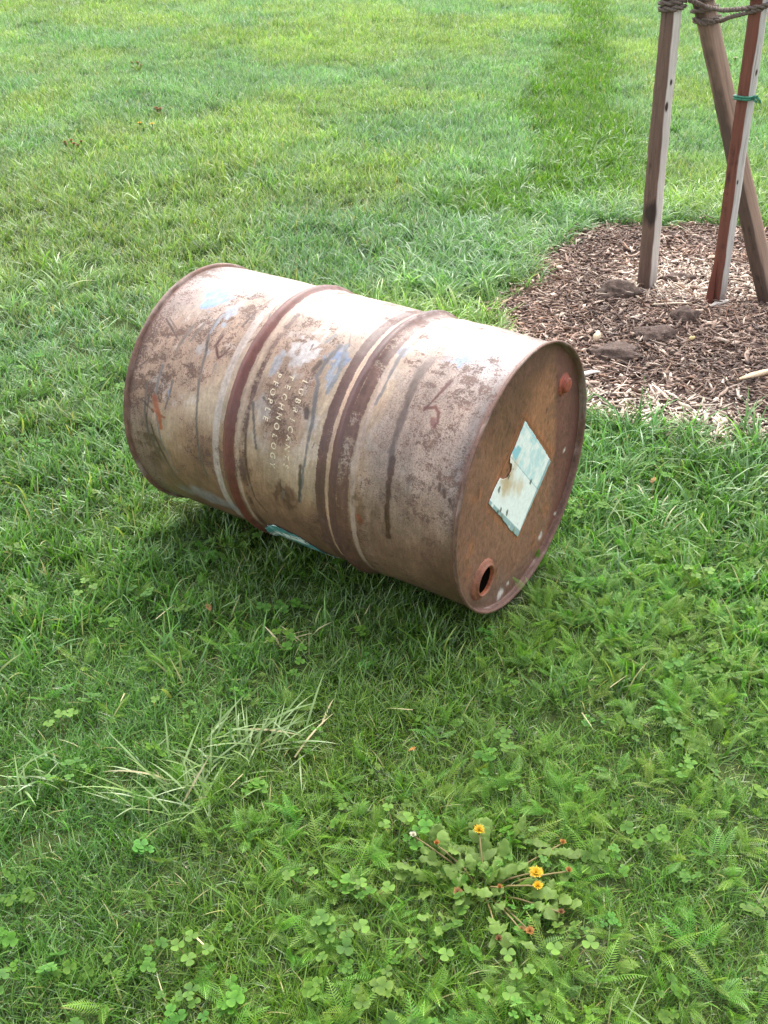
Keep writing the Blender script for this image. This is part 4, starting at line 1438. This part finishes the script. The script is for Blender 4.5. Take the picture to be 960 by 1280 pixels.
def stalk_and_flower(root, off, z, mat, size, closed, r, lean=(0, 0)):
    top = np.array([off[0], off[1], z])
    v, f = stem_mesh([(off[0] * .1, off[1] * .1, 0), (off[0] * .45, off[1] * .45, z * .65), tuple(top * [.8, .8, .92]), tuple(top)], (.0015), .0012, 6)
    stt = add_mesh('stem', v, f, [.4] * len(v), m_dstem, root)
    v, f, h = flower_head(size, 34, r, closed, 3)
    fl = add_mesh('flower_head', [tuple(np.array(q) + top) for q in v], f, h, mat, root)
    # green cup under the petals
    v, f = stem_mesh([tuple(top - [0, 0, size * .7]), tuple(top - [0, 0, size * .3]), tuple(top + [0, 0, size * .12])], size * .16, size * .34, 8)
    add_mesh('calyx', v, f, [.5] * len(v), m_dleaf, fl)
    return fl


r = random.Random(12)
dc = (.160, 1.10)
dand = empty('dandelion_plant', (dc[0], dc[1], float(ground_z(*dc))))
tag(dand, 'spreading dandelion with broad pale leaves, yellow and withered orange flowers, in the near turf', 'dandelion')
for k in range(78):
    az = r.uniform(0, 2 * pi)
    L = r.uniform(.024, .060)
    V, F, H = lobed_leaf(L, r.uniform(.009, .023), az + r.gauss(0, 1.1), r.uniform(.3, 1.3), r.uniform(.1, 1.7), r)
    q = r.uniform(.0, .125)
    o = add_mesh('leaf', V, F, H, m_dleaf, dand); o.location = (q * cos(az) * 1.15, q * sin(az) * .9, r.uniform(.004, .02))
# pixel-true places of the flower heads, as offsets on the ground
fl = [(-.112, .078, .040, m_wht, .011, .9, 'closed white flower head'), (-.075, .055, .045, m_ora, .013, 1.1, 'withered orange flower head'),
      (-.004, .080, .050, m_yel, .014, .5, None), (.079, -.005, .050, m_yel, .016, .35, None), (.080, -.024, .042, m_yel, .013, .6, None), (.134, .010, .036, m_ora, .010, .9, 'withered orange flower head'),
      (.020, -.028, .042, m_ora, .011, 1.1, 'withered orange flower head'), (-.045, -.030, .032, m_brn, .014, .9, 'brown dead flower head'), (.012, -.108, .026, m_brn, .011, 1.0, 'brown dead flower head'),
      (.060, -.095, .028, m_ora, .011, .6, 'withered orange flower head'), (.112, -.062, .028, m_brn, .010, .9, 'brown dead flower head'), (.135, .075, .026, m_ora, .010, .8, 'withered orange flower head'), (.048, -.092, .026, m_brn, .010, .8, 'brown dead flower head')]
for ox, oy, z, mt, sz, cl, lb in fl:
    o = stalk_and_flower(dand, (ox, oy), z, mt, sz * .84, cl, r)
    if lb: o['label'] = lb


def small_dandelion(px, py, heads, label, mt, sz=.018, z=.09):
    e = empty('dandelion_plant', (px, py, float(ground_z(px, py))))
    tag(e, label, 'dandelion')
    for k in range(heads):
        stalk_and_flower(e, (r.uniform(-.05, .05) * (heads > 1), r.uniform(-.05, .05) * (heads > 1)), z * r.uniform(.85, 1.15), mt, sz, .4, r)
    for k in range(5):
        V, F, H = lobed_leaf(r.uniform(.08, .12), .03, r.uniform(0, 6.28), .5, .7, r); add_mesh('leaf', V, F, H, m_dleaf, e)


small_dandelion(-1.511, 6.73, 1, 'yellow dandelion in the meadow behind the left end of the drum, leftmost of the pair', m_yel)
small_dandelion(-1.425, 6.69, 1, 'yellow dandelion in the meadow, right one of the close pair', m_yel)
small_dandelion(-1.46, 7.2, 5, 'clump of withered brown dandelion heads above the yellow pair', m_brn)
small_dandelion(-1.77, 6.1, 6, 'clump of withered brown dandelion heads at far left of the meadow', m_brn)
small_dandelion(-2.0, 9.1, 4, 'farthest clump of withered dandelion heads in the meadow', m_brn)
small_dandelion(2.88, 9.2, 1, 'pale dandelion head in the grass between the leaning stake and the red stake', m_wht, .022, .11)


def clover_plant(px, py, n, label, s0=.0108):
    e = empty('clover_plant', (px, py, float(ground_z(px, py))))
    tag(e, label, 'clover', 'clover plants standing out of the turf')
    for k in range(n):
        a = 2 * pi * k / n + r.uniform(-.4, .4); q = .004 if n == 1 else r.uniform(.014, .03); z = r.uniform(.045, .058)
        top = (q * cos(a), q * sin(a), z)
        v, f = stem_mesh([(0, 0, 0), (top[0] * .5, top[1] * .5, z * .6), top], .0009, .0007, 5)
        lf = add_mesh('leaf', v, f, [.2] * len(v), m_dstem, e)
        a0 = r.uniform(0, 6.28); s = s0 * r.uniform(.85, 1.2)
        for j in range(3):
            v, f, h = leaflet((0, 0, 0), a0 + j * 2 * pi / 3, s, r.uniform(0, .3), r)
            o = add_mesh('leaflet', v, f, h, m_cl2, lf); o.location = top


for px, py, n, lb in ((-.605, 1.45, 3, 'bright clover in the turf near the left edge, above the left coarse tuft'),
                      (-.285, .965, 4, 'clover cluster at the bottom left of the turf, below the big coarse tuft'),
                      (.068, .955, 2, 'yellow green clover just below the dandelion plant'),
                      (-.06, 1.01, 2, 'clover at the lower left corner of the dandelion'),
                      (.195, .93, 3, 'clover straight below the yellow flowers of the dandelion'),
                      (.02, 1.21, 3, 'clover directly above the dandelion plant'),
                      (-.215, 1.70, 3, 'bright clover in the shade in front of the drum'),
                      (-.132, 1.095, 2, 'lone clover midway between dandelion and big coarse tuft'),
                      (-.44, 1.50, 1, 'single clover leaf above the big coarse tuft'),
                      (-.66, 1.86, 3, 'clover by the left edge level with the drum bottom'),
                      (.705, 1.92, 3, 'pale clover in the turf to the right of the drum rim'),
                      (.16, .89, 2, 'clover at the bottom edge under the dandelion'),
                      (.275, .96, 2, 'clover to the lower right of the dandelion'),
                      (-.02, 1.075, 2, 'clover among the left leaves of the dandelion')):
    clover_plant(px, py, n, lb)


def coarse_tuft(px, py, n, Lr, spread, label, aim_az=None, straw=.06, wr=(.0022, .0052)):
    e = empty('coarse_grass_tuft', (px, py, float(ground_z(px, py))))
    tag(e, label, 'grass tuft', 'coarse pale grass tufts in the lawn')
    for k in range(n):
        az = r.uniform(0, 2 * pi) if aim_az is None else r.gauss(aim_az, 1.25)
        v, f, h = blade_strip((r.gauss(0, spread), r.gauss(0, spread * .7), .012), az, r.uniform(*Lr), r.uniform(*wr), r.uniform(.6, 1.4), r.uniform(.05, 1.0), 6, r.uniform(-1, 1))
        add_mesh('blade', v, f, h, m_straw if r.random() < straw else m_coarse, e)


coarse_tuft(-.235, 1.42, 60, (.05, .13), .045, 'big pale coarse grass tuft left of the middle of the near turf', aim_az=.6)
coarse_tuft(-.335, 1.31, 64, (.05, .14), .05, 'flattened silvery grass tuft touching the lower left of the big coarse one', aim_az=2.9)
coarse_tuft(-.64, 1.31, 24, (.05, .11), .03, 'pale coarse grass tuft cut by the left edge of the view')
coarse_tuft(.66, 2.13, 50, (.07, .14), .06, 'pale flattened grass tuft to the right of the drum rim', straw=.15)
coarse_tuft(-.18, 1.72, 8, (.05, .09), .03, 'small straw coloured grass tuft in the shade in front of the drum', straw=.8)
coarse_tuft(.37, .84, 8, (.06, .10), .03, 'pale grass tuft at the bottom edge right of the dandelion')


def dry_leaf(px, py, L, az, label, mat):
    V, F, H = lobed_leaf(L, L * .45, az, 1.4, .3, r)
    o = add_mesh('dry_leaf', V, F, H, mat)
    o.location = (px, py, float(ground_z(px, py)) + .03)
    tag(o, label, 'dry leaf')


dry_leaf(.045, 1.38, .014, .6, 'small orange dry leaf in the turf above the dandelion', m_ora)
dry_leaf(-.375, 1.80, .024, 2., 'small reddish brown dry leaf left below the drum', m_brn)
dry_leaf(.70, 2.36, .03, 1., 'brown dry leaf in the long grass right of the drum', m_brn)
for k in range(8):
    px, py = r.uniform(-.6, .6), r.uniform(.95, 2.0)
    if float(under_drum(np.array(px), np.array(py))[0]) < .08: continue
    v, f, h = blade_strip((0, 0, .03), r.uniform(0, 6.28), r.uniform(.03, .06), r.uniform(.0018, .0032), r.uniform(1.3, 1.5), .1, 5, r.uniform(-.6, .6))
    o = add_mesh('cut_blade', v, f, h, m_straw); o.location = (px, py, float(ground_z(px, py)) + .01)
    tag(o, 'one of the loose bleached grass blades lying scattered on the near turf', 'grass blade', 'loose bleached grass blades')
